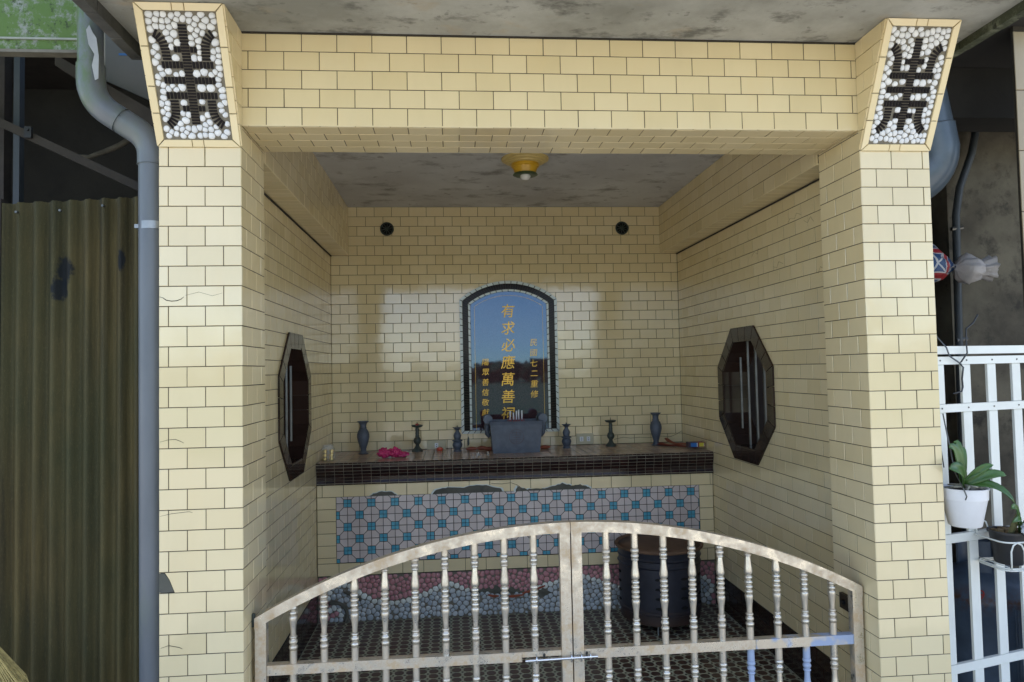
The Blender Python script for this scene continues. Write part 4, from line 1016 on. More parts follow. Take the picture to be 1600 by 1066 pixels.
def cardbox(name, x0, x1, y, z0, h_, m1, m2, label, ang):
    t = thing(name, ((x0+x1)/2, y, z0), label, 'box')
    b_ = MB().box(x0, y, z0, x1, y+.05, z0+h_).build('carton', m1, t)
    MB().box(x0+(x1-x0)*.22, y-.0008, z0+.003, x0+(x1-x0)*.86, y+.0002, z0+h_-.003).build('printed_band', m2, t)
    MB().box(x0+(x1-x0)*.87, y-.0008, z0+.003, x1-.003, y+.0002, z0+h_-.003).build('white_band', WPLAST, t)
cardbox('matchbox', 1.362, 1.418, 1.84, ZA+.012, .030, plain('dark_card', (.06, .04, .06), .5), BOXB, 'small blue and white carton on the altar by the right wall', 0)
cardbox('matchbox', 1.4195, 1.462, 1.85, ZA+.0125, .028, BOXR, BOXY, 'small red carton with yellow print against the right wall', 0)

# ------------------------------------------------------------------ ceiling lamp (unlit)
lx, ly, lz = .372, 1.235, 2.397
t = thing('ceiling_lamp', (lx, ly, lz), 'ochre plastic ceiling lamp holder with a bare unlit bulb', 'lamp')
def lampart(nm, prof, mat, seg=32): mb = MB(); mb.lathe(lx, ly, [(r_, lz-h_) for r_, h_ in prof], seg); mb.build(nm, mat, t, smooth=40)
lampart('ceiling_rose', [(.070, .030), (.084, .026), (.086, .021), (.101, .018), (.103, .012), (.117, .008), (.118, .0005)], PALEOCH)
lampart('cup', [(.050, .080), (.052, .072), (.062, .046), (.068, .043), (.071, .028), (.069, .022)], OCHRE)
lampart('rim', [(.031, .084), (.054, .086), (.062, .082), (.059, .077), (.049, .078)], DGREEN)
lampart('bulb', [(.004, .109), (.014, .107), (.022, .101), (.0265, .092), (.025, .083), (.02, .077)], BULB, 20)

# ------------------------------------------------------------------ incense burner drum
dx_, dy_ = 1.068, 1.50
t = thing('joss_paper_burner', (dx_, dy_, 0), 'black steel drum joss paper burner with rusty lid behind the gate', 'burner')
mb = MB(); mb.lathe(dx_, dy_, [(.196, .048), (.205, .055), (.205, .10), (.214, .105), (.214, .118), (.210, .122), (.212, .33), (.218, .338), (.212, .346), (.212, .366), (.218, .374), (.212, .382), (.216, .41)], 40); mb.build('drum', DRUM, t, smooth=35)
mb = MB(); mb.lathe(dx_, dy_, [(.216, .409), (.229, .414), (.231, .422), (.227, .428), (.218, .424), (.214, .419)], 40); mb.build('rim', RUST, t, smooth=40)
mb = MB(); mb.lathe(dx_, dy_, [(.212, .4195), (.15, .4205), (.03, .421)], 32); mb.build('lid', RUST, t, smooth=True)
for q in range(10):
    an = -math.pi/2 - R(17)+q*math.pi/5
    for z in (.285, .237, .19, .142):
        c = Vector((dx_+.2125*math.cos(an), dy_+.2125*math.sin(an), z)); nn = Vector((math.cos(an), math.sin(an), 0)); tt = Vector((-math.sin(an), math.cos(an), 0)); mb = MB()
        poly = [(.019*math.cos(k*math.pi/5), .008*math.sin(k*math.pi/5)*(1 if k < 6 else .7)) for k in range(10)]; mb.prism(poly, c, tt, Z_, nn, .0022, 0, base=-.004); mb.build('air_slot', BLACKHOLE, t)
for q in range(3):
    an = -math.pi/2-.35+q*2.094; mb = MB(); mb.tube([(dx_+.17*math.cos(an), dy_+.17*math.sin(an), .05), (dx_+.18*math.cos(an), dy_+.18*math.sin(an), 0.0005)], .006, 8); mb.build('leg', STEEL, t)

# ------------------------------------------------------------------ gate
YG = .075; GXC = .369; 
def archz(x, top=.855):
    Rr = 2.06; d = x-.3705; return top-(Rr-math.sqrt(max(Rr*Rr-d*d, 0)))
bp = [(.0115, .447), (.0118, .487)]
def bead(z, r, h_): return [(.0085, z-h_/2)]+[(.0085+(r-.0085)*math.sin(math.pi*k/6)**.6, z-h_/2+h_*k/6) for k in range(1, 6)]+[(.0085, z+h_/2)]
bp += bead(.4955, .0138, .0165)+bead(.513, .0135, .0165)+bead(.5275, .0125, .009)+[(.0088, .534), (.0090, .548), (.0102, .562), (.0125, .578), (.0138, .587), (.0125, .5925), (.009, .5945)]
for z in (.602, .6175, .633, .6485): bp += bead(z, .0136, .0145)
bp += [(.009, .657), (.0125, .660), (.0138, .668), (.0128, .679), (.0104, .698), (.009, .715)]+bead(.7225, .0125, .009)+bead(.7345, .0135, .0155)+bead(.7515, .0138, .0165)+[(.0115, .762), (.0116, .86)]
def baluster(g, x, kind, mat):
    y = YG+.016
    if kind == 'upper':
        zt = archz(x)-.030; pr = [p for p in bp if p[1] < zt]; pr.append((pr[-1][0], zt))
    else:
        pr = [(p[0], .4165+.447-p[1]-.0005) for p in bp][::-1]; pr = [p for p in pr if p[1] > .055 and p[1] <= .4166]; pr = [(.0115, .055)]+pr
        # profile order bottom to top
    mb = MB(); mb.lathe(x, y, pr, 16); o_ = mb.build('baluster', mat, g, smooth=50)
    if mat is BLUEBAR: o_['label'] = 'baluster painted pale blue'
def bar(mb, x0, x1, z0, z1, y0=YG, y1=YG+.030):
    b_ = .002; pts = [(x0, z0), (x1, z0), (x1, z1), (x0, z1)]
    mb.prism(pts, Vector((0, y1, 0)), X_, Z_, -Y_, y1-y0, b_); mb.add([(x0, y1, z0), (x1, y1, z0), (x1, y1, z1), (x0, y1, z1)], [(0, 1, 2, 3)][::1])
    return mb
def gate(x0, x1, xs, lb, bluelist):
    g_ = thing('gate_leaf', ((x0+x1)/2, YG, .03), lb, 'gate', 'arched stainless gate leaves')
    outer_left = x0 < 0
    pz = archz(x0 if outer_left else x1)-.012; 
    for px0, px1, nm in ((x0, x0+.034, 'post'), (x1-.034, x1, 'post')):
        zt = min(archz(px0), archz(px1))-.008
        bar(MB(), px0, px1, .03, zt).build(nm, GATEM, g_)
    # arch bar
    n = 22; vs = []
    for i in range(n+1):
        x = x0-.001+(x1-x0+.002)*i/n; z = archz(x)
        for y, dz in ((YG-.0015, 0), (YG-.0015, -.034), (YG+.0315, -.034), (YG+.0315, 0)): vs.append((x, y, z+dz))
    mb = MB(); mb.add(vs, [(i*4+k, i*4+(k+1) % 4, i*4+4+(k+1) % 4, i*4+4+k) for i in range(n) for k in range(4)]+[(3, 2, 1, 0), tuple(range(n*4, n*4+4))]); mb.build('arched_top_bar', GATEM, g_)
    xm = x0+.034; xn = x1-.034
    if outer_left:
        bar(MB(), xm, .205, .4165, .4475).build('cross_rail', GATEM, g_); bar(MB(), .2051, xn, .430, .4475, YG+.001, YG+.029).build('cross_rail', GATEM, g_)
    else: bar(MB(), xm, .98, .4165, .4475).build('cross_rail', GATEM, g_); b2 = bar(MB(), .9801, xn, .4165, .4475).build('cross_rail', BLUEBAR, g_); b2['label'] = 'cross rail end with pale blue paint'
    bar(MB(), xm, xn, .03, .0605).build('bottom_rail', GATEM, g_)
    for k, x in enumerate(xs):
        baluster(g_, x, 'upper', BLUEBAR if ('u', k) in bluelist else BALM); baluster(g_, x, 'lower', BLUEBAR if ('l', k) in bluelist else BALM)
    # hinges to the pillar
    hx = (x0-.008 if outer_left else x1+.008-.0)
    for z in (.585, .12):
        mb = MB(); mb.tube([(x0-.008 if outer_left else x1+.0, YG+.015, z-.02), (x0-.008 if outer_left else x1+.0, YG+.015, z+.02)], .006, 8); mb.build('hinge', DSTONE, g_)
    return g_
G1 = gate(-.630, .3685, [-.516+.0957*i for i in range(9)], 'left arched gate leaf of rusty stainless bars and turned balusters', [])
G2 = gate(.3725, 1.352, [.489+.0957*i for i in range(9)], 'right arched gate leaf with patches of pale blue paint', [('l', 5), ('l', 7)])
t = thing('sliding_bolt', (.33, YG, .42), 'chrome sliding bolt lying across both gate leaves', 'bolt')
mb = MB(); mb.tube([(.214, YG-.011, .4235), (.448, YG-.011, .4265)], .0048, 12); mb.build('rod', CHROME, t, smooth=40)
for x in (.250, .363, .395, .424): 
    mb = MB(); mb.tube([(x, YG+.001, .438), (x, YG-.012, .437), (x, YG-.0185, .427), (x, YG-.014, .415), (x, YG-.003, .411)], .0022, 6); mb.build('ring', CHROME, t, smooth=True)
for x in (.277, .415): mb = MB(); mb.tube([(x, YG+.001, .436), (x-.003, YG-.013, .437)], .004, 8); mb.build('stud', BLKIRON, t)
mb = MB(); mb.box(.318, YG-.0035, .29, .334, YG-.0005, .375); 
# latch box on right pillar
t = thing('latch_plate', (1.3585, .18, .49), 'small dark brown metal plate on the right pillar behind the gate post', 'latch plate')
MB().box(1.347, .150, .493, 1.3592, .212, .545).build('plate', plain('brown_steel', (.06, .045, .03), .5, .4), t); mb = MB(); mb.tube([(1.348, .181, .52), (1.337, .181, .52)], .008, 10); mb.build('stud', BLKIRON, t)

# ------------------------------------------------------------------ left bay: drainpipe, sheet, junk
t = thing('drainpipe', (-.933, .06, -.15), 'grey plastic drainpipe with mossy top bending down beside the left pillar', 'drainpipe')
r_ = .038
P0, P1, P2, P3 = Vector((-1.098, .02, 2.60)), Vector((-1.096, .02, 2.205)), Vector((-.933, .058, 2.098)), Vector((-.9285, .06, -.15))
mb = MB(); mb.tube([P0, P1+Vector((0, 0, .03))], r_*.985, 20); mb.build('upper_pipe', PVCM, t, smooth=40)
def elbow(A, B, C, rr, mat, nm, L=.065):
    d0, d1 = (A-B).normalized(), (C-B).normalized(); pts = []
    for i in range(9):
        s = i/8; pts.append((B+d0*L)*(1-s)**2+B*2*s*(1-s)+(B+d1*L)*s*s)
    mb = MB(); mb.tube([B+d0*(L+.045)]+pts+[B+d1*(L+.03)], rr, 20, False); mb.build(nm, mat, t, smooth=50)
    for e, d in ((B+d0*(L+.045), d0), (B+d1*(L+.03), d1)):
        mb = MB(); mb.tube([e, e+d*.001], rr+.0006, 20); mb.build('socket_rim', mat, t)
elbow(P0, P1, P2, r_+.003, PVCM, 'elbow'); elbow(P1, P2, P3, r_+.003, PVC, 'elbow', .05)
mb = MB(); mb.tube([P1.lerp(P2, .2), P1.lerp(P2, .85)], r_*.99, 20); mb.build('slanted_pipe', PVC, t, smooth=40)
mb = MB(); mb.tube([P2+Vector((0, 0, -.03)), P3], r_*.985, 24); mb.build('lower_pipe', PVC, t, smooth=40)
CLAMP = plain('dull_clamp', (.32, .33, .33), .42, .8); mb = MB(); mb.tube([(-.929, .06, 1.812), (-.929, .06, 1.836)], r_+.0025, 24); mb.build('metal_clamp', CLAMP, t, smooth=40)
mb = MB(); mb.box(-.981, .05, 1.818, -.968, .07, 1.83); mb.build('clamp_tab', CLAMP, t)
# printed marking on slanted pipe
dr = (P2-P1).normalized(); nrm = Vector((0, -1, .25)); nrm = (nrm-dr*nrm.dot(dr)).normalized(); sd_ = nrm.cross(dr)
def flat_text(body, size, c, xd, nd, mat, parent, name='printed_marking'):
    cu = bpy.data.curves.new('mark', 'FONT'); cu.body = body; cu.size = size; cu.extrude = .0002; cu.align_x = 'CENTER'; cu.align_y = 'CENTER'
    tmp = bpy.data.objects.new('mark', cu); COL.objects.link(tmp); bpy.context.view_layer.update()
    me = bpy.data.meshes.new_from_object(tmp.evaluated_get(bpy.context.evaluated_depsgraph_get())); bpy.data.objects.remove(tmp); me.materials.clear(); me.materials.append(mat)
    q = Matrix((xd, nd.cross(xd), nd)).transposed().to_quaternion(); return link_mesh(name, me, c, parent, q)
flat_text('PVC  2107  3 465', .011, P1.lerp(P2, .52)+nrm*(r_+.0005), dr, nrm, BLKIRON, t)
mb = MB(); mb.prism([(-1.075, 2.30), (-1.068, 2.335), (-1.085, 2.365), (-1.092, 2.41), (-1.083, 2.425), (-1.072, 2.40), (-1.062, 2.385), (-1.055, 2.33), (-1.056, 2.26), (-1.066, 2.255)], Vector((0, .02-r_-.001, 0)), X_, Z_, -Y_, .0012, 0); mb.build('peeled_patch', plain('peeled_paint', (.32, .34, .34), .7), t)
# corrugated sheet
t = thing('corrugated_sheet', (-1.21, .14, -.15), 'brown weathered corrugated fibreglass sheet with black burn spots', 'sheet')
mb = MB(); nx, nz_ = 150, 3; x0, x1 = -1.422, -.985; vs = []
for i in range(nx+1):
    x = x0+(x1-x0)*i/nx; y = .145-.011*math.cos(2*math.pi*(x-x0)/.0515); zt = 1.917+(x-x0)*.052+random.uniform(-.0012, .0012)
    for j in range(nz_+1): vs.append((x, y+.002*math.sin(j*2+x*9), -.14+(zt+.14)*j/nz_))
m_ = nz_+1; mb.add(vs, [(i*m_+j, (i+1)*m_+j, (i+1)*m_+j+1, i*m_+j+1) for i in range(nx) for j in range(nz_)])
o_ = mb.build('sheet', FIBRE, t, smooth=True); sm = o_.modifiers.new('thickness', 'SOLIDIFY'); sm.thickness = .0018
for x, z in ((-1.372, 1.885), (-1.24, 1.89), (-1.11, 1.905)): mb = MB(); mb.tube([(x, .12, z), (x, .130, z)], .004, 8); mb.build('nail', STEEL, t)
MB().box(-1.45, .13, -.15, -1.424, .17, 1.93).build('edge_post', WOOD, t)
tag(MB().box(-1.62, .19, -.15, -1.462, .20, 1.55).build('teal_panel', TEAL, org=(-1.53, .195, -.15)), 'teal painted panel beyond the corrugated sheet', 'panel')
# straw broom
t = thing('straw_broom', (-1.30, -.08, -.15), 'straw broom head leaning at the lower left edge', 'broom')
mb = MB(); rg = random.Random(4)
for k in range(150):
    a_ = rg.uniform(-1, 1); b_ = rg.uniform(-1, 1); top = Vector((-1.345+a_*.006, -.09+b_*.006, .66)); bot = Vector((-1.225+a_*.06+rg.gauss(0, .008), -.09+b_*.03, .33+rg.uniform(-.03, .03)))
    mid = top.lerp(bot, .5)+Vector((a_*.028, b_*.012, .012)); mb.tube([top, mid, bot], [.0022, .0022, .0014], 4, False)
tag(mb.build('bristles', STRAW, t), kind='stuff')
mb = MB(); mb.tube([(-1.355, -.09, .69), (-1.40, -.09, 1.0)], .012, 8); mb.build('handle', WOOD, t)
mb = MB(); c0 = Vector((-1.293, -.09, .53)); mb.tube([c0+Vector((.034*math.cos(q)*.9, .018*math.sin(q), .02*math.cos(q))) for q in [i*math.pi/8 for i in range(17)]], .0022, 5); mb.build('binding_wire', STEEL, t)
# mossy fascia
t = thing('mossy_fascia', (-1.5, .1, 2.39), 'mossy green concrete fascia of the roof next door, top left', 'fascia')
MB().box(-2.1, .10, 2.398, -1.172, .125, 2.85).build('slab', MOSSC, t); MB().box(-2.1, .092, 2.388, -1.168, .13, 2.3975).build('drip_rail', plain('dirty_rail', (.17, .16, .12), .7, var=.4), t)
MB().box(-2.1, .094, 2.431, -1.173, .0995, 2.437).build('ledge_line', plain('pale_ledge', (.30, .33, .28), .8), t)
# lean-to structure; its roof is added to keep the gap dark
tag(MB().box(-2.6, .42, 2.86, -.99, 1.75, 2.90).build('added_roof', WOOD), 'dark roof added over the gap left of the shrine to keep it dark', 'roof')
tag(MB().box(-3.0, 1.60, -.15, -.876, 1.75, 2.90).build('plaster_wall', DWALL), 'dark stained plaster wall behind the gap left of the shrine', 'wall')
tag(MB().box(-2.75, .2, -.15, -2.60, 1.599, 2.86).build('plaster_wall', DWALL), 'unseen dark plaster wall added at the far left to keep the gap dark', 'wall')  # out of view, added to shut light out of the left gap
t = thing('grey_panel', (-1.13, .5, 2.40), 'pale grey panel with a blue painted line behind the drainpipe', 'panel')
mb = MB(); mb.prism([(-1.36, 2.84), (-.99, 2.84), (-.99, 2.33), (-1.10, 2.38), (-1.36, 2.50)], Vector((0, .50, 0)), X_, Z_, -Y_, .012, 0); mb.build('panel', GREYSH, t)
MB().box(-1.225, .4865, 2.556, -.99, .4878, 2.564).build('blue_line', BLUELN, t)
t = thing('timber_rafter', (-1.15, .47, 2.35), 'dark slanted rafter under the grey panel', 'rafter')
mb = MB(); mb.prism([(-1.42, 2.53), (-1.42, 2.49), (-1.0, 2.22), (-1.0, 2.28)], Vector((0, .475, 0)), X_, Z_, -Y_, .05, .002); mb.build('rafter', WOOD, t)
mb = MB(); mb.prism([(-1.30, 2.425), (-1.25, 2.425), (-1.25, 2.38), (-1.30, 2.38)], Vector((0, .43, 0)), X_, Z_, -Y_, .03, .002); mb.build('batten_end', plain('green_batten', (.17, .2, .09), .8), t)
t = thing('angle_iron', (-1.5, .5, 2.2), 'rusty slanted angle iron crossing the dark gap above the sheet', 'angle iron')
A0, A1 = Vector((-2.59, .5, 2.745)), Vector((-.99, .5, 1.965)); d = (A1-A0).normalized(); n_ = Vector((0, 0, 1)); n_ = (n_-d*n_.dot(d)).normalized()
mb = MB(); vs = []
for p in (A0, A1): vs += [p, p+n_*.03, p+n_*.03+Y_*.003, p+Y_*.003+n_*.003, p+Y_*.03+n_*.003, p+Y_*.03]
mb.add(vs, [(i, (i+1) % 6, 6+(i+1) % 6, 6+i) for i in range(6)]+[tuple(range(6))[::-1], tuple(range(6, 12))]); mb.build('bar', plain('dark_rusty_iron', (.028, .022, .016), .8, 0, var=.5), t)
mb = MB(); mb.box(-1.56, .488, 2.243, -1.535, .4995, 2.285); mb.tube([(-1.547, .489, 2.272), (-1.547, .484, 2.272)], .005, 8); mb.build('bracket', BLKIRON, t)
for x, w_, m_, lb in ((-1.628, .011, plain('galvanised_post', (.035, .045, .055), .7, 0), 'thin bright steel post in the dark gap'), (-1.70, .028, WOOD, 'thick dark timber post in the dark gap')):
    tag(MB().box(x-w_, .56, -.15, x+w_, .58+w_, 2.86).build('upright_post', m_, org=(x, .57, -.15)), lb, 'post')
mb = MB(); mb.tube([(-1.66, 1.0, 2.33), (-1.58, 1.0, 2.325), (-1.50, .98, 2.345), (-1.43, .95, 2.36), (-1.37, .95, 2.40)], [.009, .010, .012, .013, .012], 8); tag(mb.build('dry_branch', plain('pale_branch', (.11, .1, .08), .9, var=.5), smooth=True), 'dead branch against the dark wall behind the drainpipe', 'branch')
mb = MB(); mb.tube([(-1.37, 1.55, 2.62), (-1.42, 1.55, 2.5), (-1.43, 1.55, 2.35), (-1.42, 1.55, 2.24), (-1.35, 1.55, 2.12), (-1.42, 1.55, 2.02), (-1.62, 1.55, 1.99), (-1.9, 1.55, 1.98)], .0035, 5); tag(mb.build('thin_vine', plain('dry_vine', (.12, .10, .04), .9)), 'thin dry vine trailing down the dark wall at left', 'vine')

# ------------------------------------------------------------------ right bay
tag(MB().box(2.40, 1.0, -.15, 4.3, 1.15, 2.62).build('plaster_wall', RWALL), 'stained brown grey plaster wall behind the white fence', 'wall')
tag(MB().box(1.602, 1.72, -.15, 4.3, 1.85, 2.62).build('plaster_wall', plain('dark_reddish_wall', (.05, .035, .028), .9, var=.5, scale=3, bump=.3)), 'dark reddish wall deep in the gap right of the shrine', 'wall')  # right end runs on out of view to block a sun leak
tag(MB().box(1.715, .1, 2.622, 4.3, 1.9, 2.75).build('added_roof', plain('dark_ceiling', (.035, .033, .03), .9, var=.5, scale=3, bump=.3)), 'dark roof added over the gap right of the shrine to keep it dark', 'roof')  # added to keep sun and daylight out of the right gap
t = thing('sooty_beam', (2.6, .6, 2.45), 'dark concrete beam under the roof right of the shrine', 'beam')
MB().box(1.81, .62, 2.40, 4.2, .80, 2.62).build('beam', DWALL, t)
for x, l_ in ((2.02, .07), (2.13, .05)): mb = MB(); mb.tube([(x, .60, 2.50), (x, .60, 2.50-l_), (x+.008, .60, 2.495-l_)], .003, 5); mb.build('hook', BLKIRON, t)
t = thing('neighbour_pillar', (2.3, .3, -.15), 'dim large tiled pillar of the building next door at the right edge', 'pillar')
MB().box(2.144, .254, -.15, 2.55, .268, 2.62).build('core', GROUT, t)
BEIGE = glaze('beige_large_tile', (.34, .28, .18), (.40, .33, .21), .3, (.2, .16, .1), .5, .3)
tiles(t, 'tile', (2.14, .254, 2.60), X_, -Z_, .41, 2.75, mat=BEIGE, tw=.205, th=.232, start=alt(0), pick=-Y_, vstart=-.005, gap=.003)
# big pipe
t = thing('large_drainpipe', (1.9, .45, 2.0), 'fat blue grey plastic pipe and elbow behind the right capital', 'pipe')
def sweep(pts, r, mat, nm): mb = MB(); mb.tube(pts, r, 28); return mb.build(nm, mat, t, smooth=50)
A = Vector((1.86, .45, 2.60)); B = Vector((1.925, .45, 2.235)); PVCD = plain('dark_blue_grey_pvc', (.07, .095, .12), .3); sweep([A, B], .098, PVCD, 'straight_pipe')
pts = [Vector((1.915, .45, 2.285)), Vector((1.93, .45, 2.20))]
for i in range(1, 9):
    q = i/8*R(75); pts.append(Vector((1.93-.11*(1-math.cos(q))+.0, .45+.02*i/8, 2.20-.12*math.sin(q))))
pts.append(pts[-1]+Vector((-.07, .0, -.02)))
sweep(pts, .104, PVCD, 'elbow'); 
mb = MB(); mb.tube([Vector((1.9155, .45, 2.286)), Vector((1.9152, .45, 2.288))], .1055, 28); mb.build('socket_rim', CABLE, t)
t = thing('wall_conduit', (2.39, .93, .5), 'thin grey conduit running down the corner of the stained wall', 'conduit')
mb = MB(); mb.tube([(2.56, .95, 2.61), (2.50, .95, 2.35), (2.43, .95, 2.18), (2.405, .95, 2.05), (2.395, .95, 1.6), (2.385, .95, 1.1), (2.38, .95, -.1)], .017, 10); mb.build('tube', plain('conduit_grey', (.07, .08, .085), .5), t, smooth=True)
for z in (1.98, 1.45): mb = MB(); mb.tube([(2.375, .945, z), (2.43, .945, z+.006)], .010, 8); mb.build('clip', STEEL, t)
# bags
t = thing('flag_print_bag', (2.2, .8, 1.72), 'blue bag printed with red and white flag crosses, hanging behind the right pillar', 'bag')
def pleat(nm, A, B, prof, mat, parent, n, amp, seed, sag=0):
    A, B = Vector(A), Vector(B); ax = (B-A).normalized(); a1 = ax.orthogonal().normalized(); b1 = ax.cross(a1); mb = MB(); vs = []; seg = 40
    for t_, r0 in prof:
        for k in range(seg):
            q = 2*math.pi*k/seg; ph = noise.noise(Vector((math.cos(q)*1.5, math.sin(q)*1.5, seed)))*4
            rr_ = r0*(1+amp*math.sin(q*n+ph+t_*2.2)+.28*noise.noise(Vector((math.cos(q)*2, math.sin(q)*2, seed+t_*5))))
            vs.append(A+(B-A)*t_+(a1*math.cos(q)+b1*math.sin(q))*rr_+ax*(.10*(B-A).length*noise.noise(Vector((q*2, seed, 0)))*(t_ > .8)) - Z_*sag*math.sin(math.pi*t_))
    m_ = len(prof); mb.add(vs, [(i*seg+k, i*seg+(k+1) % seg, (i+1)*seg+(k+1) % seg, (i+1)*seg+k) for i in range(m_-1) for k in range(seg)])
    return mb.build(nm, mat, parent, smooth=True)
pleat('pouch', (2.02, .83, 1.80), (2.262, .79, 1.775), [(0, .02), (.06, .07), (.2, .095), (.4, .10), (.6, .088), (.8, .055), (.93, .022), (1, .012)], UJ, t, 7, .05, 3, .0)
mb = MB(); mb.tube([(2.14, .83, 1.89), (2.16, .83, 2.1), (2.17, .85, 2.4)], .004, 5); mb.build('strap', CABLE, t)
t = thing('white_plastic_bag', (2.33, .78, 1.68), 'crumpled whitish plastic bag tied beside the flag print bag', 'plastic bag')
pleat('bag_body', (2.256, .775, 1.775), (2.375, .77, 1.758), [(0, .010), (.06, .016), (.16, .045), (.35, .060), (.55, .062), (.78, .052), (.95, .040), (1, .034)], WBAG, t, 9, .07, 11, .004)
pleat('bag_tail', (2.352, .77, 1.765), (2.425, .77, 1.768), [(0, .026), (.2, .036), (.5, .040), (.8, .046), (1, .050)], WBAG, t, 6, .20, 23)
# shelf junk behind
tag(MB().box(1.62, 1.2, 1.60, 2.36, 1.5, 1.63).build('wall_shelf', WOOD, org=(2.0, 1.35, 1.6)), 'dark shelf board below the flag print bag', 'shelf')
mb = MB(); mb.lathe(2.25, 1.35, [(.10, .95), (.17, 1.03), (.18, 1.15), (.14, 1.25), (.08, 1.29)], 20); tag(mb.build('clay_jar', plain('brown_jar', (.09, .045, .02), .5), smooth=True), 'round brown jar in the dark behind the fence', 'jar')
tag(MB().box(2.1, 1.2, -.15, 2.39, 1.55, .949).build('dark_cabinet', WOOD, org=(2.25, 1.35, -.15)), 'dark cabinet carrying the brown jar behind the fence', 'cabinet')
# fence
t = thing('white_fence', (1.95, .18, -.15), 'white painted square tube fence beside the right pillar', 'fence')
F0 = Vector((1.628, .085, 0)); fd = Vector((math.cos(R(15)), math.sin(R(15)), 0)); fn = Vector((math.sin(R(15)), -math.cos(R(15)), 0)); FL = 1.06
def fbar(nm, s0, s1, z0, z1, d0, d1):
    mb = MB(); o_ = F0-fn*d1
    mb.prism([(s0, z0), (s1, z0), (s1, z1), (s0, z1)], o_, fd, Z_, fn, d1-d0, .0015); mb.build(nm, WHITEP, t)
for nm, z0, z1, d0 in (('top_rail', 1.377, 1.405, .002), ('rail', 1.341, 1.3685, 0), ('rail', 1.175, 1.203, 0), ('rail', .727, .757, 0), ('rail', .286, .316, 0), ('rail', -.12, -.09, 0)):
    fbar(nm, 0, FL, z0, z1, d0, d0+.014)
for i in range(8):
    s0 = .033+i*.126
    for z0, z1 in ((1.2035, 1.3405), (.7575, 1.1745), (.3165, .7265), (-.0895, .2855)): fbar('upright', s0, s0+.042, z0, z1, .003, .012)
for i in range(8):
    for z in (1.355, 1.189): mb = MB(); p = F0+fd*(.054+i*.126)+Z_*z; mb.tube([p, p+fn*.002], .003, 6); mb.build('rivet', STEEL, t)
# cables on fence
def cable(pts, r, lb, mat=CABLE): mb = MB(); mb.tube(pts, r, 6); tag(mb.build('twisted_wire', mat, smooth=True), lb, 'wire')
def fp(s, z, off=.012): p = F0+fd*s+fn*off; return (p.x, p.y, z)
cable([fp(.23, 1.515), fp(.205, 1.485), fp(.17, 1.465), fp(.168, 1.42), fp(.17, 1.38), fp(.14, 1.350), fp(.13, 1.345), fp(.148, 1.33), fp(.14, 1.29), fp(.142, 1.262), fp(.135, 1.246), fp(.095, 1.240)], .0028, 'dark twisted wire tied round the fence top rail')
cable([fp(-.0, 1.605, -.05), fp(.04, 1.57, -.06), fp(.07, 1.50, -.05), fp(.078, 1.44, -.03), fp(.072, 1.40, .012), fp(.085, 1.37), fp(.12, 1.352), fp(.14, 1.34)], .0028, 'grey cable looping from behind the pillar to the fence top', plain('grey_cable', (.09, .1, .11), .5))
cable([fp(.012, 1.19), fp(.018, 1.10), fp(.03, 1.03), fp(.036, .99)], .0018, 'thin black wire hanging from the middle fence rail down to the orchid')
# orchid leaves
def leaf(parent, base, tip, mid, wd):
    base, tip, mid = Vector(base), Vector(tip), Vector(mid); n = 9; mb = MB(); vs = []
    for i in range(n+1):
        s = i/n; p = base*(1-s)**2+mid*2*s*(1-s)+tip*s*s; tg_ = ((mid-base)*(1-s)+(tip-mid)*s).normalized(); side = tg_.cross(Vector((.2, -1, .5))).normalized(); up_ = side.cross(tg_).normalized()
        w_ = wd*(math.sin(math.pi*min(1, .14+s*.86))**.6)*(1 if s < .98 else .25)
        vs += [p-side*w_+up_*w_*.35, p-side*w_*.5+up_*w_*.1, p, p+side*w_*.5+up_*w_*.1, p+side*w_+up_*w_*.35]
    mb.add(vs, [(i*5+k, i*5+k+1, i*5+k+6, i*5+k+5) for i in range(n) for k in range(4)])
    o_ = mb.build('leaf', LEAFM, parent, smooth=True); sm = o_.modifiers.new('thickness', 'SOLIDIFY'); sm.thickness = .0022
t = thing('hanging_orchid', (1.745, .03, .79), 'orchid in a white plastic pot hung on the fence beside the pillar', 'potted plant')
px, py = 1.737, .038
mb = MB(); mb.lathe(px, py, [(.046, .790), (.049, .793), (.067, .880), (.0695, .8805), (.071, .912), (.0735, .913), (.0735, .917), (.068, .917), (.066, .905)], 32); mb.build('pot', WPLAST, t, smooth=35)
mb = MB(); mb.lathe(px, py, [(.0675, .910), (.03, .913)], 24); mb.build('soil', BPLAST, t)
mb = MB(); mb.tube([(px-.045, py-.066, .888), (px-.046, py-.074, .900), (px-.052, py-.068, .925), (px-.05, py-.03, .97), (px-.04, py+.03, 1.16)], .0022, 6); mb.build('hook_wire', STEEL, t)
b0 = (px-.01, py-.01, .925)
for tip, mid, wd in (((1.665, .0, 1.055), (1.70, .01, 1.07), .020), ((1.705, .03, 1.06), (1.715, .02, 1.10), .014), ((1.64, -.03, .99), (1.70, -.02, 1.0), .026), ((1.80, -.02, .996), (1.765, -.01, .995), .012), ((1.835, -.03, .962), (1.79, -.03, .985), .015), ((1.845, -.05, .875), (1.80, -.04, .96), .013), ((1.745, .04, 1.05), (1.735, .03, 1.03), .012)): leaf(t, b0, tip, mid, wd)
for k in range(9):
    q = k*.7; mb = MB(); mb.tube([b0, (px+.03*math.cos(q), py-.02+.03*math.sin(q), .925), (px+.055*math.cos(q), py+.05*math.sin(q)-.005, .917+.008*math.sin(k*3))], [.004, .0035, .0025], 6); mb.build('aerial_root', ROOTM, t, smooth=True)
t = thing('basket_plant', (1.97, .06, .62), 'young orchid in a black pot held by a white wire basket on the fence', 'potted plant')
px, py = 1.955, .085
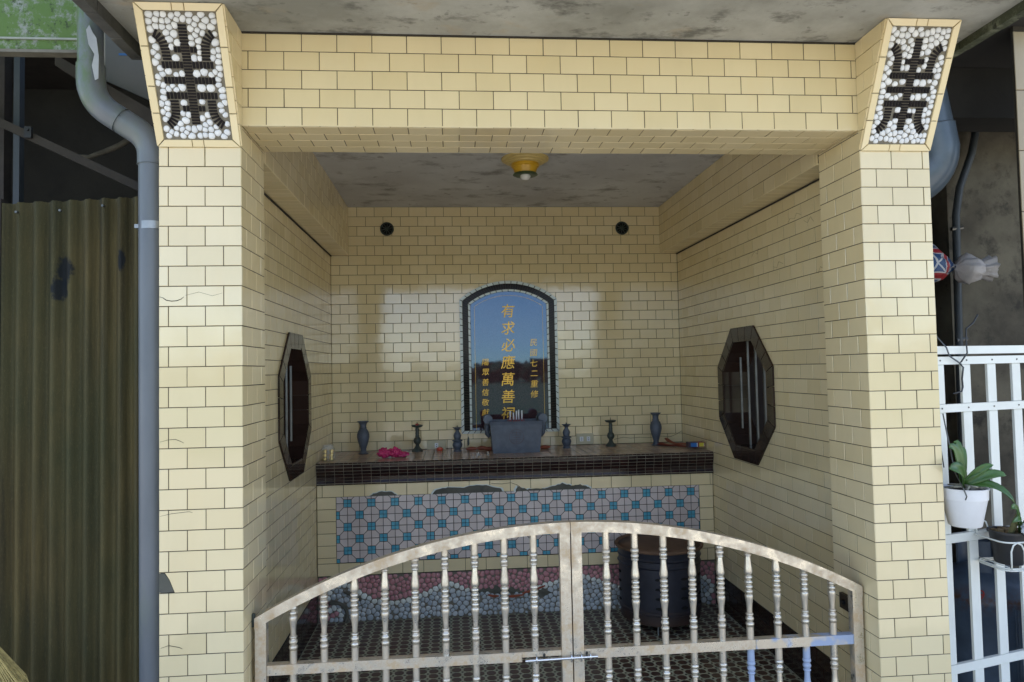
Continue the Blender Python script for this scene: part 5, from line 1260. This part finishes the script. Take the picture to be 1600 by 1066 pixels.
mb = MB(); mb.lathe(px, py, [(.043, .64), (.046, .645), (.058, .742), (.063, .743), (.063, .750), (.058, .75), (.055, .735)], 28); mb.build('pot', BPLAST, t, smooth=35)
mb = MB(); mb.lathe(px, py, [(.056, .738), (.035, .743), (.01, .745)], 20); mb.build('bark_mulch', BARK, t)
rg = random.Random(8)
for k in range(22):
    q = rg.uniform(0, 6.28); rr_ = rg.uniform(0, .05); c = Vector((px+rr_*math.cos(q), py+rr_*math.sin(q), .746)); sz = rg.uniform(.006, .012); mb = MB(); mb.box(c.x-sz, c.y-sz*.6, c.z-.004, c.x+sz, c.y+sz*.6, c.z+sz*.7); mb.build('bark_chip', BARK, t)
bb = t
def wire(pts, r=.0028): mb = MB(); mb.tube(pts, r, 6); mb.build('basket_wire', WHITEP, bb, smooth=True)
x0, x1, y0, y1 = px-.085, px+.13, py-.085, py+.07
def rrect(z, s=0):
    P = []
    for cx_, cy_, a0 in ((x1-.03-s, y0+.03+s, -90), (x1-.03-s, y1-.03-s, 0), (x0+.03+s, y1-.03-s, 90), (x0+.03+s, y0+.03+s, 180)):
        for k in range(5): q = R(a0+k*22.5); P.append((cx_+.03*math.cos(q), cy_+.03*math.sin(q), z))
    return P+[P[0]]
wire(rrect(.728)); wire(rrect(.640, .008)); wire(rrect(.634, .008))
for xa in (x0+.015, x0+.075):
    pass
wire([(x0+.02, y0-.002, .642), (x0+.02, y0-.003, .70), (x0+.028, y0-.003, .72), (x0+.042, y0-.003, .728), (x0+.058, y0-.003, .72), (x0+.066, y0-.003, .70), (x0+.066, y0-.002, .642)])
sc = []
for k in range(26): q = k*.32; rr_ = .030-.0007*k; sc.append((x0+.135+rr_*math.cos(q), y0-.003, .672+rr_*math.sin(q)))
wire(sc, .0024); wire([(x0+.12, y0-.003, .645), (x0+.15, y0-.003, .69), (x0+.19, y0-.003, .715), (x0+.21, y0-.003, .70)], .0024)
wire([(x0+.10, y0+.02, .642), (x0+.10, y1, .642)], .0022); wire([(x0+.03, y0+.02, .642), (x0+.03, y1, .642)], .0022)
wire([(x0+.01, y1-.02, .728), (x0+.012, y1-.01, .765), (x0+.035, y1-.005, .778), (x0+.055, y1-.005, .765), (x0+.06, y1-.01, .74)])
b0 = (px+.03, py-.01, .745)
for tip, mid, wd in (((1.90, -.0, .84), (1.925, .0, .87), .013), ((2.05, -.02, .80), (2.0, 0, .83), .015), ((2.06, .0, .74), (2.02, .0, .80), .014), ((2.03, .02, .86), (1.99, .02, .83), .012), ((1.885, -.02, .80), (1.94, -.01, .83), .010)): leaf(t, b0, tip, mid, wd)
mb = MB(); mb.tube([(px-.01, py-.02, .742), (px+.0, py-.025, .77), (px+.012, py-.03, .80), (px+.015, py-.03, .815)], [.009, .010, .009, .005], 8); mb.build('mossy_stem', plain('moss_stem', (.2, .19, .08), .9, var=.6, scale=80, bump=.6), t, smooth=True)
link_mesh('clear_sachet', crumple('clear_sachet', None, (.034, .014, .028), thinbag('hazy_film', (.55, .6, .65), .6), '', '', 61, .35, 2), (px+.022, py-.072, .768), t)
# gas bottle
t = thing('gas_bottle', (2.235, .66, -.15), 'blue grey gas bottle with rusty shoulder behind the white fence', 'gas bottle')
gx, gy = 2.235, .66
mb = MB(); mb.lathe(gx, gy, [(.16, -.10), (.178, -.08), (.18, -.05), (.18, .35), (.183, .355), (.183, .372), (.18, .377), (.168, .425), (.13, .462), (.07, .48), (.03, .484)], 40); mb.build('body', GASM, t, smooth=35)
mb = MB(); mb.lathe(gx, gy, [(.14, -.15), (.14, -.08)], 30); mb.build('foot_ring', GASM, t, smooth=35)
for k, (a0, a1) in enumerate(((-2.6, -1.9), (-1.2, -.5), (.4, 2.4))):
    mb = MB(); n = 8; vs = []
    for i in range(n+1):
        q = a0+(a1-a0)*i/n
        for rr_, z in ((.095, .46), (.095, .60), (.088, .60), (.088, .46)): vs.append((gx+rr_*math.cos(q), gy+rr_*math.sin(q), z))
    mb.add(vs, [(i*4+j, i*4+(j+1) % 4, i*4+4+(j+1) % 4, i*4+4+j) for i in range(n) for j in range(4)]+[(3, 2, 1, 0), tuple(range(n*4, n*4+4))]); mb.build('valve_guard', GASM, t, smooth=35)
mb = MB(); mb.lathe(gx, gy, [(.018, .48), (.018, .52), (.012, .53), (.012, .55), (.03, .552), (.03, .566)], 14); mb.build('valve', plain('brass_valve', (.35, .25, .1), .4, .8), t, smooth=35)
REDP = plain('red_stencil', (.35, .03, .02), .5)
for ch, an, z in (('9', -2.28, .40), ('2', -1.08, .40)):
    nn = Vector((math.cos(an), math.sin(an), .35)).normalized(); xd = Vector((-math.sin(an), math.cos(an), 0)); flat_text(ch, .055, Vector((gx+.178*math.cos(an), gy+.178*math.sin(an), z)), xd, nn, REDP, t, 'stencilled_number')
for an in (-1.62, -1.56): mb = MB(); mb.tube([(gx+.181*math.cos(an), gy+.181*math.sin(an), -.04), (gx+.181*math.cos(an), gy+.181*math.sin(an), .35)], .0025, 5); mb.build('weld_seam', GASM, t)
# unseen wall added at the far right to keep stray daylight out
tag(MB().box(4.31, .25, -.15, 4.45, 1.9, 2.75).build('plaster_wall', DWALL), 'unseen dark wall added to close the gap at far right', 'wall')

for o_ in list(COL.objects):
    if o_.parent is None and o_.name.startswith('hanging_orchid'): o_.location += Vector((-.050, -.018, .016))
    if o_.parent is None and o_.name.startswith('basket_plant'): o_.location += Vector((-.072, -.01, .022))
